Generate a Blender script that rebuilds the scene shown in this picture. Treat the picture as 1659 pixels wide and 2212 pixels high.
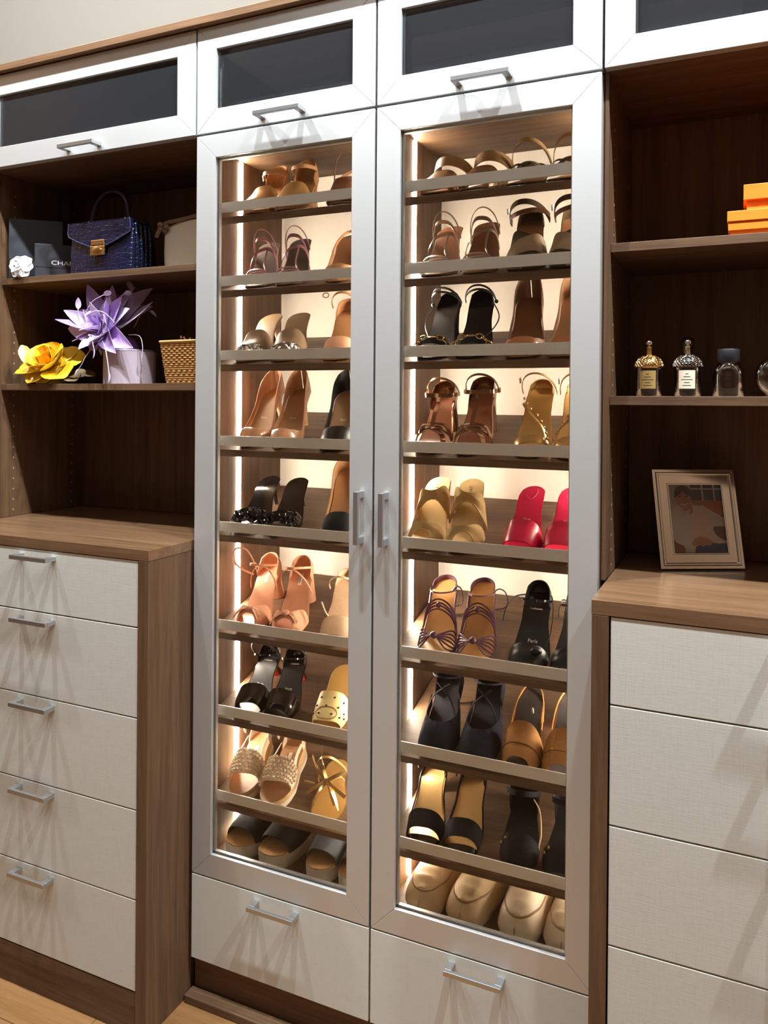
import bpy, math, random
from mathutils import Vector, Matrix, Quaternion
random.seed(7)
PI = math.pi
for o in list(bpy.data.objects):
    bpy.data.objects.remove(o)
SC = bpy.context.scene
COL = SC.collection

# ---------------------------------------------------------------- camera
YAW, PITCH, ROLL = 0.4254, 0.0035, 0.0080
cd = bpy.data.cameras.new('camera')
cam = bpy.data.objects.new('camera', cd)
COL.objects.link(cam)
fwd = Vector((-math.sin(YAW)*math.cos(PITCH), math.cos(YAW)*math.cos(PITCH), -math.sin(PITCH)))
rgt = Vector((math.cos(YAW), math.sin(YAW), 0))
upv = rgt.cross(fwd)
r2 = rgt*math.cos(ROLL) + upv*math.sin(ROLL)
u2 = upv*math.cos(ROLL) - rgt*math.sin(ROLL)
m = Matrix((r2, u2, -fwd)).transposed().to_4x4()
m.translation = Vector((0.7672, -1.6375, 1.5321))
cam.matrix_world = m
cd.sensor_fit = 'HORIZONTAL'
cd.sensor_width = 36
cd.lens = 36*1700.943/1659
cd.shift_x = 0.0003
cd.shift_y = -(1106-876.33)/1659
cd.clip_start = 0.02
SC.camera = cam

# ---------------------------------------------------------------- world, lights, exposure
w = bpy.data.worlds.new('world')
SC.world = w
w.use_nodes = True
w.node_tree.nodes['Background'].inputs[0].default_value = (0.9, 0.92, 1, 1)
w.node_tree.nodes['Background'].inputs[1].default_value = 0.05
SC.view_settings.view_transform = 'Standard'
SC.view_settings.look = 'None'
SC.view_settings.gamma = 1
SC.view_settings.use_curve_mapping = False
SC.view_settings.exposure = 0.36

def lamp(name, loc, power, col, size=0.05, spread=None):
    l = bpy.data.lights.new(name, 'AREA')
    l.shape = 'DISK'
    l.size = size
    l.energy = power
    l.color = col
    if spread: l.spread = spread
    o = bpy.data.objects.new(name, l)
    COL.objects.link(o)
    o.location = loc
    return o
COOL = (0.92, 0.975, 1.0)
# a row of ceiling downlights near the cabinet fronts, and an added fill panel further back to lift the ambient light
for x, e in ((-1.75, 36), (-0.95, 44), (-0.03, 52), (0.9, 58), (1.8, 66)):
    lamp('ceiling_downlight', (x, -0.55, 3.60), e, COOL, 0.06)
pl = lamp('fill_panel', (0.1, -1.55, 3.60), 10, (0.98, 0.98, 0.96), 0.7)  # added soft fill, no such fixture known in the room
pl.data.shape = 'RECTANGLE'; pl.data.size = 2.6; pl.data.size_y = 0.7

# ---------------------------------------------------------------- materials
MATS = {}
def newmat(name):
    mt = bpy.data.materials.new(name)
    mt.use_nodes = True
    nt = mt.node_tree
    nt.nodes.clear()
    out = nt.nodes.new('ShaderNodeOutputMaterial')
    b = nt.nodes.new('ShaderNodeBsdfPrincipled')
    nt.links.new(b.outputs[0], out.inputs[0])
    return mt, nt, b, out
def srgb(c):
    return tuple(((v/255)/12.92 if v/255 <= 0.04045 else ((v/255+0.055)/1.055)**2.4) for v in c)
def mat(name, col, rough=0.5, metal=0.0, coat=0.0, noise=0.0, scale=60, bump=0.0, back=None, stretch=(1,1,1), spec=0.5):
    """plain procedural material: colour broken up by noise, optional bump and optional colour on the inside of a shell"""
    if name in MATS: return MATS[name]
    mt, nt, b, out = newmat(name)
    b.inputs['Roughness'].default_value = rough
    b.inputs['Metallic'].default_value = metal
    b.inputs['Coat Weight'].default_value = coat
    b.inputs['Coat Roughness'].default_value = 0.08
    b.inputs['Specular IOR Level'].default_value = spec
    c4 = (*col, 1)
    b.inputs['Base Color'].default_value = c4
    src = None
    if noise or bump:
        tc = nt.nodes.new('ShaderNodeTexCoord'); mp = nt.nodes.new('ShaderNodeMapping')
        mp.inputs['Scale'].default_value = stretch
        nt.links.new(tc.outputs['Object'], mp.inputs[0])
        n = nt.nodes.new('ShaderNodeTexNoise')
        n.inputs['Scale'].default_value = scale
        n.inputs['Detail'].default_value = 4
        nt.links.new(mp.outputs[0], n.inputs['Vector'])
        if noise:
            mx = nt.nodes.new('ShaderNodeMix'); mx.data_type = 'RGBA'
            mx.inputs[6].default_value = (*[v*(1-noise) for v in col], 1)
            mx.inputs[7].default_value = (*[min(1, v*(1+noise)) for v in col], 1)
            nt.links.new(n.outputs[0], mx.inputs[0])
            nt.links.new(mx.outputs[2], b.inputs['Base Color'])
            src = mx.outputs[2]
        if bump:
            bp = nt.nodes.new('ShaderNodeBump')
            bp.inputs['Strength'].default_value = bump
            bp.inputs['Distance'].default_value = 0.002
            nt.links.new(n.outputs[0], bp.inputs['Height'])
            nt.links.new(bp.outputs[0], b.inputs['Normal'])
    MATS[name] = mt
    return mt
def wood(name, axis, dark, light, rough=0.55, coat=0.0):
    mt, nt, b, out = newmat(name)
    b.inputs['Specular IOR Level'].default_value = 0.35
    tc = nt.nodes.new('ShaderNodeTexCoord'); mp = nt.nodes.new('ShaderNodeMapping')
    s = [38.0, 38.0, 38.0]; s[axis] = 1.6
    mp.inputs['Scale'].default_value = s
    nt.links.new(tc.outputs['Object'], mp.inputs[0])
    n1 = nt.nodes.new('ShaderNodeTexNoise'); n1.inputs['Scale'].default_value = 1.0
    n1.inputs['Detail'].default_value = 6; n1.inputs['Roughness'].default_value = 0.65; n1.inputs['Distortion'].default_value = 0.6
    nt.links.new(mp.outputs[0], n1.inputs['Vector'])
    n2 = nt.nodes.new('ShaderNodeTexNoise'); n2.inputs['Scale'].default_value = 7.0; n2.inputs['Detail'].default_value = 3
    nt.links.new(mp.outputs[0], n2.inputs['Vector'])
    mul = nt.nodes.new('ShaderNodeMath'); mul.operation = 'MULTIPLY_ADD'
    mul.inputs[1].default_value = 0.35; nt.links.new(n2.outputs[0], mul.inputs[0]); nt.links.new(n1.outputs[0], mul.inputs[2])
    rp = nt.nodes.new('ShaderNodeValToRGB')
    rp.color_ramp.elements[0].position = 0.42; rp.color_ramp.elements[0].color = (*dark, 1)
    rp.color_ramp.elements[1].position = 0.88; rp.color_ramp.elements[1].color = (*light, 1)
    nt.links.new(mul.outputs[0], rp.inputs[0])
    nt.links.new(rp.outputs[0], b.inputs['Base Color'])
    bp = nt.nodes.new('ShaderNodeBump'); bp.inputs['Strength'].default_value = 0.12; bp.inputs['Distance'].default_value = 0.001
    nt.links.new(n1.outputs[0], bp.inputs['Height']); nt.links.new(bp.outputs[0], b.inputs['Normal'])
    b.inputs['Roughness'].default_value = rough
    b.inputs['Coat Weight'].default_value = coat
    b.inputs['Coat Roughness'].default_value = 0.12
    MATS[name] = mt
    return mt
WD, WL = (0.062, 0.031, 0.0155), (0.158, 0.087, 0.044)
WZ = wood('walnut_upright', 2, WD, WL)
WX = wood('walnut_across', 0, WD, WL)
WC = wood('walnut_lit', 0, (0.092, 0.047, 0.0235), (0.215, 0.120, 0.062), 0.28, 0.4)  # glossier walnut, lightened so the overhead light sits in its colour
OAK = wood('oak_floor', 0, (0.17, 0.080, 0.028), (0.27, 0.140, 0.055), 0.35, 0.2)
LINEN = None
def linen():
    mt, nt, b, out = newmat('linen_melamine')
    tc = nt.nodes.new('ShaderNodeTexCoord')
    hs = []
    for s in ((30, 30, 900), (900, 30, 30)):
        mp = nt.nodes.new('ShaderNodeMapping'); mp.inputs['Scale'].default_value = s
        nt.links.new(tc.outputs['Object'], mp.inputs[0])
        n = nt.nodes.new('ShaderNodeTexNoise'); n.inputs['Scale'].default_value = 1; n.inputs['Detail'].default_value = 2
        nt.links.new(mp.outputs[0], n.inputs['Vector']); hs.append(n.outputs[0])
    ad = nt.nodes.new('ShaderNodeMath'); ad.operation = 'ADD'
    nt.links.new(hs[0], ad.inputs[0]); nt.links.new(hs[1], ad.inputs[1])
    rp = nt.nodes.new('ShaderNodeValToRGB')
    rp.color_ramp.elements[0].position = 0.6; rp.color_ramp.elements[0].color = (0.55, 0.56, 0.52, 1)
    rp.color_ramp.elements[1].position = 1.3; rp.color_ramp.elements[1].color = (0.635, 0.645, 0.60, 1)
    dv = nt.nodes.new('ShaderNodeMath'); dv.operation = 'MULTIPLY'; dv.inputs[1].default_value = 1.0
    nt.links.new(ad.outputs[0], dv.inputs[0]); nt.links.new(dv.outputs[0], rp.inputs[0])
    nt.links.new(rp.outputs[0], b.inputs['Base Color'])
    bp = nt.nodes.new('ShaderNodeBump'); bp.inputs['Strength'].default_value = 0.15; bp.inputs['Distance'].default_value = 0.0006
    nt.links.new(ad.outputs[0], bp.inputs['Height']); nt.links.new(bp.outputs[0], b.inputs['Normal'])
    b.inputs['Roughness'].default_value = 0.5
    return mt
LINEN = linen()
SILVER = mat('silver_door_frame', (0.62, 0.64, 0.645), 0.42, 0.6, noise=0.03, scale=200)
ALU = mat('brushed_aluminium', (0.84, 0.84, 0.82), 0.4, 0.15, noise=0.05, scale=30, stretch=(1, 30, 30))
STEEL = mat('satin_steel', (0.50, 0.51, 0.52), 0.3, 0.9)
CREAMB = mat('cream_back_panel', (0.80, 0.73, 0.64), 0.55, noise=0.02, scale=40)
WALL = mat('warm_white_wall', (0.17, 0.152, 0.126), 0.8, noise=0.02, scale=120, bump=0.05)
CEIL = mat('white_ceiling', (0.82, 0.82, 0.80), 0.85)
DARKGAP = mat('dark_gap', (0.01, 0.009, 0.008), 0.8)
GOLD = mat('gold_metal', (0.83, 0.58, 0.25), 0.22, 1.0)
def glass(name, tint=(1, 1, 1), ior=1.45, boost=0.0, haze=None):
    mt, nt, b, out = newmat(name)
    nt.nodes.remove(b)
    tr = nt.nodes.new('ShaderNodeBsdfTransparent'); tr.inputs[0].default_value = (*tint, 1)
    gl = nt.nodes.new('ShaderNodeBsdfGlossy'); gl.inputs['Roughness'].default_value = 0.02
    fr = nt.nodes.new('ShaderNodeFresnel'); fr.inputs[0].default_value = ior
    ad = nt.nodes.new('ShaderNodeMath'); ad.operation = 'ADD'; ad.inputs[1].default_value = boost
    nt.links.new(fr.outputs[0], ad.inputs[0])
    mx = nt.nodes.new('ShaderNodeMixShader')
    nt.links.new(ad.outputs[0], mx.inputs[0]); nt.links.new(tr.outputs[0], mx.inputs[1]); nt.links.new(gl.outputs[0], mx.inputs[2])
    last = mx
    if haze:   # greyed pane: a little of the light is scattered in the glass
        df = nt.nodes.new('ShaderNodeBsdfDiffuse'); df.inputs[0].default_value = (*haze[1], 1)
        m2 = nt.nodes.new('ShaderNodeMixShader'); m2.inputs[0].default_value = haze[0]
        nt.links.new(mx.outputs[0], m2.inputs[1]); nt.links.new(df.outputs[0], m2.inputs[2]); last = m2
    nt.links.new(last.outputs[0], out.inputs[0])
    MATS[name] = mt
    return mt
GLASS = glass('clear_pane', (0.97, 0.98, 0.97), 1.2)
SMOKE = glass('smoked_pane', (0.84, 0.86, 0.90), 1.5, 0.0, (0.07, (0.20, 0.22, 0.25)))
def emit(name, col, s):
    mt, nt, b, out = newmat(name)
    nt.nodes.remove(b)
    e = nt.nodes.new('ShaderNodeEmission'); e.inputs[0].default_value = (*col, 1); e.inputs[1].default_value = s
    nt.links.new(e.outputs[0], out.inputs[0])
    MATS[name] = mt
    return mt
LED = emit('led_glow', (1.0, 0.85, 0.68), 116.0)

# ---------------------------------------------------------------- mesh helpers
class MB:
    def __init__(s): s.v = []; s.f = []; s.mi = []
    def add(s, vs, fs, k=0):
        n = len(s.v); s.v += [tuple(p) for p in vs]
        s.f += [tuple(i+n for i in f) for f in fs]; s.mi += [k]*len(fs)
        return s
    def box(s, x0, x1, y0, y1, z0, z1, k=0):
        return s.add([(x0,y0,z0),(x1,y0,z0),(x1,y1,z0),(x0,y1,z0),(x0,y0,z1),(x1,y0,z1),(x1,y1,z1),(x0,y1,z1)],
                     [(0,3,2,1),(4,5,6,7),(0,1,5,4),(1,2,6,5),(2,3,7,6),(3,0,4,7)], k)
    def grid(s, P, k=0, cu=False, cv=False):
        a, b = len(P), len(P[0]); n = []
        for r in P: n += r
        fs = []
        for i in range(a if cu else a-1):
            for j in range(b if cv else b-1):
                i2, j2 = (i+1) % a, (j+1) % b
                fs.append((i*b+j, i2*b+j, i2*b+j2, i*b+j2))
        return s.add(n, fs, k)
    def loft(s, rings, k=0, caps=True):
        """closed rings joined into a tube"""
        s.grid(rings, k, False, True)
        if caps:
            b = len(rings[0])
            s.add(rings[0], [tuple(range(b))], k); s.add(rings[-1], [tuple(reversed(range(b)))], k)
        return s
    def shell(s, P, t, k=0, cv=False):
        """a sheet of points given a thickness t"""
        a, b = len(P), len(P[0])
        V = [[Vector(p) for p in r] for r in P]
        Q = []
        for i in range(a):
            row = []
            for j in range(b):
                du = V[min(i+1,a-1)][j]-V[max(i-1,0)][j]
                dv = (V[i][(j+1) % b]-V[i][j-1]) if cv else V[i][min(j+1,b-1)]-V[i][max(j-1,0)]
                n = du.cross(dv)
                if n.length < 1e-9: n = Vector((0,0,0))
                else: n.normalize()
                row.append(V[i][j]-n*t)
            Q.append(row)
        s.grid(V, k, False, cv)
        s.grid([r[::-1] for r in Q], k, False, cv)
        for i in range(a-1):
            if not cv:
                s.add([V[i][0],V[i+1][0],Q[i+1][0],Q[i][0]], [(0,3,2,1)], k)
                s.add([V[i][-1],V[i+1][-1],Q[i+1][-1],Q[i][-1]], [(0,1,2,3)], k)
        for j in range(b if cv else b-1):
            j2 = (j+1) % b
            s.add([V[0][j],V[0][j2],Q[0][j2],Q[0][j]], [(0,1,2,3)], k)
            s.add([V[-1][j],V[-1][j2],Q[-1][j2],Q[-1][j]], [(0,3,2,1)], k)
        return s
    def tube(s, pts, r, n=6, k=0, closed=False):
        pts = [Vector(p) for p in pts]; N = len(pts); rings = []
        up = None
        for i, p in enumerate(pts):
            t = (pts[(i+1) % N]-pts[i-1]) if closed else pts[min(i+1,N-1)]-pts[max(i-1,0)]
            if t.length < 1e-9: t = Vector((0,0,1))
            t.normalize()
            if up is None:
                up = t.orthogonal().normalized()
            up = (up - t*up.dot(t)).normalized()
            w_ = t.cross(up)
            rr = r[i] if isinstance(r, (list, tuple)) else r
            rings.append([p+up*math.cos(2*PI*a/n)*rr+w_*math.sin(2*PI*a/n)*rr for a in range(n)])
        if closed:
            return s.grid(rings, k, True, True)
        return s.loft(rings, k)
    def strap(s, pts, wv, w_, t, k=0, closed=False):
        """flat strap along pts, wv = width direction (one vector or one per point)"""
        pts = [Vector(p) for p in pts]; N = len(pts); rings = []
        for i, p in enumerate(pts):
            d = (pts[(i+1) % N]-pts[i-1]) if closed else pts[min(i+1,N-1)]-pts[max(i-1,0)]
            d.normalize()
            a = Vector(wv[i] if isinstance(wv, list) else wv)
            a = (a-d*a.dot(d)).normalized(); b = d.cross(a)
            ww = w_[i] if isinstance(w_, (list, tuple)) else w_
            rings.append([p+a*ww/2+b*t/2, p-a*ww/2+b*t/2, p-a*ww/2-b*t/2, p+a*ww/2-b*t/2])
        if closed: return s.grid(rings, k, True, True)
        return s.loft(rings, k)
    def lathe(s, prof, n=24, c=(0,0,0), k=0, sx=1, sy=1):
        rings = [[(c[0]+r*sx*math.cos(2*PI*a/n), c[1]+r*sy*math.sin(2*PI*a/n), c[2]+z) for a in range(n)] for r, z in prof]
        return s.loft(rings, k)
    def ball(s, c, r, n=8, k=0, sc=(1,1,1)):
        rings = []
        for i in range(n+1):
            th = PI*i/n
            q = max(1e-5, math.sin(th))
            rings.append([(c[0]+r*sc[0]*q*math.cos(2*PI*a/(n+2)), c[1]+r*sc[1]*q*math.sin(2*PI*a/(n+2)), c[2]-r*sc[2]*math.cos(th)) for a in range(n+2)])
        return s.grid(rings, k, False, True)
    def build(s, name, mats, parent=None, smooth=False, bevel=0.0, seg=2):
        me = bpy.data.meshes.new(name)
        me.from_pydata(s.v, [], s.f)
        if not isinstance(mats, (list, tuple)): mats = [mats]
        for mm in mats: me.materials.append(mm)
        if len(mats) > 1: me.polygons.foreach_set('material_index', s.mi)
        if smooth:
            me.polygons.foreach_set('use_smooth', [True]*len(s.f))
            me.set_sharp_from_angle(angle=0.75)
        me.update()
        o = bpy.data.objects.new(name, me)
        COL.objects.link(o)
        if parent: o.parent = parent
        if bevel:
            bm_ = o.modifiers.new('bevel', 'BEVEL'); bm_.width = bevel; bm_.segments = seg; bm_.limit_method = 'ANGLE'
        return o
def tag(o, label=None, cat=None, group=None, kind=None):
    if label: o['label'] = label
    if cat: o['category'] = cat
    if group: o['group'] = group
    if kind: o['kind'] = kind
    return o
def empty(name, loc=(0,0,0), rz=0, label=None, cat=None, group=None):
    o = bpy.data.objects.new(name, None)
    COL.objects.link(o); o.location = loc; o.rotation_euler = (0,0,rz); o.empty_display_size = 0.05
    return tag(o, label, cat, group)
def B(name, m_, parent, *ext, bevel=0.0008):
    return MB().box(*ext).build(name, m_, parent, bevel=bevel)
def lerp(xs, ys, x):
    if x <= xs[0]: return ys[0]
    for i in range(1, len(xs)):
        if x <= xs[i]:
            t = (x-xs[i-1])/(xs[i]-xs[i-1]); return ys[i-1]+(ys[i]-ys[i-1])*t
    return ys[-1]
def spline(pts, n=8, closed=False):
    """Catmull-Rom through the points"""
    P = [Vector(p) for p in pts]; N = len(P); out = []
    for i in range(N if closed else N-1):
        g = (lambda q: P[q % N]) if closed else (lambda q: P[max(0, min(N-1, q))])
        a, b, c, d = g(i-1), g(i), g(i+1), g(i+2)
        for j in range(n):
            t = j/n
            out.append(0.5*((2*b)+(c-a)*t+(2*a-5*b+4*c-d)*t*t+(3*b-a-3*c+d)*t**3))
    if not closed: out.append(P[-1])
    return out
def mesh_text(name, body, size, m_, parent, loc, rot, ext=.0002, sx=1.0):
    c = bpy.data.curves.new(name, 'FONT'); c.body = body; c.size = size; c.extrude = ext; c.align_x = 'CENTER'; c.align_y = 'CENTER'
    o = bpy.data.objects.new(name, c); COL.objects.link(o)
    me = bpy.data.meshes.new_from_object(o.evaluated_get(bpy.context.evaluated_depsgraph_get()))
    bpy.data.objects.remove(o); bpy.data.curves.remove(c)
    me.materials.clear(); me.materials.append(m_)
    o = bpy.data.objects.new(name, me); COL.objects.link(o); o.parent = parent
    o.location = loc; o.rotation_euler = rot; o.scale = (sx, 1, 1)
    return o
def text(name, body, size, m_, parent, loc, rot=(0,0,0)): return mesh_text(name, body, size, m_, parent, loc, rot)

# ---------------------------------------------------------------- setting
def structure(o): o['kind'] = 'structure'; return o
XL, XR, YF, YB, ZC = -2.1, 2.3, -3.0, 0.40, 3.63
structure(B('wall_back', WALL, None, XL, XR, YB, YB+0.1, 0, ZC, bevel=0))
structure(B('wall_left', WZ, None, XL-0.1, XL, YF, YB+0.1, 0, ZC, bevel=0))
structure(B('wall_right', WZ, None, XR, XR+0.1, YF, YB+0.1, 0, ZC, bevel=0))
structure(B('wall_front', WZ, None, XL, XR, YF-0.1, YF, 0, ZC, bevel=0))
structure(B('ceiling', CEIL, None, XL-0.1, XR+0.1, YF-0.1, YB+0.1, ZC, ZC+0.1, bevel=0))
fl = structure(B('floor', DARKGAP, None, XL, XR, YF, YB, -0.05, -0.012, bevel=0))
rw = 0.125
yy = YF; ri = 0
pl_me = {}
while yy < -0.02+0.2:
    x0 = XL - random.random()*0.9
    while x0 < XR:
        ln = 1.1
        a, b_ = max(XL, x0), min(XR, x0+ln)
        if b_-a > 0.05:
            key = round(b_-a, 3)
            if key not in pl_me:
                o = MB().box(0, b_-a-0.0015, 0, rw-0.0015, -0.012, 0).build('plank', OAK, fl, bevel=0.0008, seg=1)
                pl_me[key] = o.data
            else:
                o = bpy.data.objects.new('plank', pl_me[key]); COL.objects.link(o); o.parent = fl
                bm_ = o.modifiers.new('bevel', 'BEVEL'); bm_.width = 0.0008; bm_.segments = 1
            o.location = (a, yy, 0)
        x0 += ln
    yy += rw; ri += 1
structure(MB().box(-0.512, 0.512, -0.02, 0.0175, 0, 0.021).build('baseboard_back', WX, None, bevel=0.003))
structure(MB().box(-1.29, 1.29, -0.0175, 0.395, 2.4855, 2.5045).build('trim_1', WC, None, bevel=0.0008))  # paler walnut stands in for the downlight on this board

# ---------------------------------------------------------------- cabinet pieces
ZG = 2.211
def handle(parent, x, y, z, length, axis, name='handle', stand=0.035):
    """square bar pull; y = face it is screwed to, bar stands off towards the room"""
    mb = MB(); a = length/2; q = 0.0055; p = 0.008
    if axis == 'x':
        mb.box(x-a, x+a, y-stand, y-stand+0.009, z-q, z+q)
        for sx in (-1, 1):
            mb.box(x+sx*(a-p)-p, x+sx*(a-p)+p, y-stand+0.009, y, z-q, z+q)
    else:
        mb.box(x-q, x+q, y-stand, y-stand+0.009, z-a, z+a)
        for sz in (-1, 1):
            mb.box(x-q, x+q, y-stand+0.009, y, z+sz*(a-p)-p, z+sz*(a-p)+p)
    o = mb.build(name, STEEL, parent, bevel=0.0009)
    return o
def frame_door(parent, x0, x1, z0, z1, pane, rail=0.0585):
    """mitred four-member frame, a glass pane and a thin bead"""
    mb = MB(); y0, y1, g = 0.0, 0.022, 0.00025
    o_ = [(x0,z0),(x1,z0),(x1,z1),(x0,z1)]; i_ = [(x0+rail,z0+rail),(x1-rail,z0+rail),(x1-rail,z1-rail),(x0+rail,z1-rail)]
    for k in range(4):
        a, b_ = o_[k], o_[(k+1) % 4]; c, d = i_[(k+1) % 4], i_[k]
        # pull the two mitred ends apart by a hair so the joint reads
        ux, uz = (b_[0]-a[0]), (b_[1]-a[1]); l = math.hypot(ux, uz); ux, uz = ux/l*g, uz/l*g
        q = [(a[0]+ux,a[1]+uz),(b_[0]-ux,b_[1]-uz),(c[0]-ux,c[1]-uz),(d[0]+ux,d[1]+uz)]
        vs = [(p[0],y0,p[1]) for p in q]+[(p[0],y1,p[1]) for p in q]
        mb.add(vs, [(0,1,2,3),(7,6,5,4),(0,4,5,1),(1,5,6,2),(2,6,7,3),(3,7,4,0)])
    d_ = mb.build('door', SILVER, parent, bevel=0.0009)
    bd = MB(); r_ = rail
    for (a, b_, c, e) in ((x0+r_, x0+r_+0.004, z0+r_, z1-r_), (x1-r_-0.004, x1-r_, z0+r_, z1-r_), (x0+r_, x1-r_, z0+r_, z0+r_+0.004), (x0+r_, x1-r_, z1-r_-0.004, z1-r_)):
        bd.box(a, b_, 0.013, 0.022, c, e)
    bd.build('glazing_bead', SILVER, d_)
    MB().box(x0+rail-0.004, x1-rail+0.004, 0.008, 0.012, z0+rail-0.004, z1-rail+0.004).build('glass_pane', pane, d_)
    return d_

# the four top cabinets
def top_unit(x0, x1, label, hx):
    t = empty('wall_cabinet', (0,0,0), 0, label, 'cabinet', 'top cabinets under the walnut crown board')
    c0, c1 = x0+0.0005, x1-0.0005; z0, z1, yb = ZG+0.002, 2.485, 0.40
    B('side_panel', WZ, t, c0, c0+0.018, 0.024, yb-0.012, z0, z1)
    B('side_panel', WZ, t, c1-0.018, c1, 0.024, yb-0.012, z0, z1)
    B('back_panel', WX, t, c0, c1, yb-0.012, yb-0.001, z0, z1)
    B('bottom_panel', WX, t, c0+0.018, c1-0.018, 0.024, yb-0.012, z0, z0+0.018)
    B('top_panel', WX, t, c0+0.018, c1-0.018, 0.024, yb-0.012, z1-0.018, z1)
    d = frame_door(t, x0+0.0028, x1-0.0028, ZG+0.003, 2.4825, SMOKE)
    if hx is not None: handle(d, hx, 0.0, 2.2315, 0.128, 'x')
    return t
top_unit(-1.286, -0.508, 'wide silver framed top cabinet with dark glass above the handbag shelves', -0.890)
top_unit(-0.508, 0.0, 'narrow silver framed top cabinet above the left glass shoe door', -0.2505)
top_unit(0.0, 0.508, 'narrow silver framed top cabinet with a grey box above the right shoe door', 0.256)
top_unit(0.508, 1.286, 'wide silver framed top cabinet above the perfume and orange box shelves', 0.896)
def storage_box(x0, x1, y0, y1, z, h, label):
    t = empty('storage_box', ((x0+x1)/2, (y0+y1)/2, z), 0, label, 'box')
    g = mat('grey_board', (0.17, 0.18, 0.22), 0.6, noise=0.08, scale=90)
    w_, d_ = (x1-x0)/2, (y1-y0)/2
    MB().box(-w_+0.003, w_-0.003, -d_+0.003, d_-0.003, 0, h-0.001).build('box_body', g, t, bevel=0.001)
    MB().box(-w_, w_, -d_, d_, h*0.55, h).build('lid', g, t, bevel=0.001)
storage_box(0.069, 0.47, 0.042, 0.36, ZG+0.021, 0.142, 'slate grey lidded box inside top cabinet over right shoe door')
storage_box(-0.46, -0.06, 0.060, 0.36, ZG+0.021, 0.078, 'low grey lidded box inside top cabinet over left shoe door')
storage_box(0.575, 0.765, 0.050, 0.36, ZG+0.021, 0.118, 'grey lidded box inside top cabinet over perfume shelves')

# the two tall shoe cabinets
TILT = math.radians(15.7)
FT = [2.044, 1.855, 1.664, 1.4445, 1.2235, 0.971, 0.750, 0.5295]
DECK = 0.345
def rotx_box(mb, x0, x1, zf, length, thick):
    """tilted board whose front top edge is at (0.045, zf)"""
    c, s = math.cos(TILT), math.sin(TILT)
    def P(x, a, n): return (x, 0.045+a*c-n*s, zf+a*s+n*c)
    v = [P(x0,0,-thick),P(x1,0,-thick),P(x1,length,-thick),P(x0,length,-thick),P(x0,0,0),P(x1,0,0),P(x1,length,0),P(x0,length,0)]
    mb.add(v, [(0,3,2,1),(4,5,6,7),(0,1,5,4),(1,2,6,5),(2,3,7,6),(3,0,4,7)])
def shoe_cabinet(x0, x1, label, hside):
    t = empty('shoe_cabinet', (0,0,0), 0, label, 'cabinet', 'lit glass front shoe cabinets')
    c0, c1 = x0+0.001, x1-0.001; yb = 0.385
    i0, i1 = c0+0.018, c1-0.018
    B('side_panel', WZ, t, c0, i0, 0.024, 0.398, 0.10, ZG-0.001)
    B('side_panel', WZ, t, i1, c1, 0.024, 0.398, 0.10, ZG-0.001)
    B('back_panel', CREAMB, t, i0, i1, yb, yb+0.008, 0.32, ZG-0.02)
    B('top_panel', WX, t, i0, i1, 0.026, 0.398, ZG-0.019, ZG-0.001)
    B('bottom_panel', WX, t, i0, i1, 0.024, yb, DECK-0.019, DECK)
    B('kick_board', WX, t, c0, c1, 0.018, 0.034, 0.0, 0.104)
    dr = B('drawer', LINEN, t, x0+0.0028, x1-0.0028, 0.0, 0.02, 0.1065, 0.3215)
    handle(dr, (x0+x1)/2+0.002, 0.0, 0.3, 0.128, 'x')
    MB().box(i0+0.013, i1-0.013, 0.02, 0.36, 0.115, 0.30).build('drawer_box', WX, dr)
    for zf in FT:
        mb = MB(); rotx_box(mb, i0+0.0035, i1-0.0035, zf-0.036, 0.350, 0.0185)
        sh = mb.build('shelf', WX, t, bevel=0.0006)
        fe = MB().box(i0+0.004, i1-0.004, 0.0375, 0.0415, zf-0.0255, zf)
        for xx in (i0+0.006, i1-0.006):
            fe.box(xx-0.002, xx+0.002, 0.0415, 0.047, zf-0.0255, zf-0.012)
            fe.box(xx-0.002, xx+0.002, 0.0435, 0.047, zf-0.042, zf-0.012)
        fe.build('fence', ALU, sh, bevel=0.0008)
    for s_, xx in ((1, i0), (-1, i1)):
        a, b_ = sorted((xx, xx+s_*0.0018)); yl = 0.172 if x0 < -.1 else 0.192
        led = MB().box(a, b_, yl-.0075, yl+.0075, DECK+0.004, ZG-0.022).build('led_strip', LED, t)
        for zf in (FT[0], FT[3], FT[5], FT[7]):
            a2, b2 = sorted((xx, xx+s_*0.004))
            MB().box(a2, b2, 0.056, 0.080, zf+0.030, zf+0.042).build('shelf_bracket', ALU, t, bevel=0.0006)
    dd = frame_door(t, x0+0.0028, x1-0.0028, 0.3255, ZG-0.003, GLASS)
    handle(dd, hside, 0.0, 1.2685, 0.121, 'z')
    return t
shoe_cabinet(-0.508, 0.0, 'tall glass front shoe cabinet on the left, with its drawer beside the left dresser', -0.0285)
shoe_cabinet(0.0, 0.508, 'tall glass front shoe cabinet on the right, with its drawer beside the right dresser', 0.0335)

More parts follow.
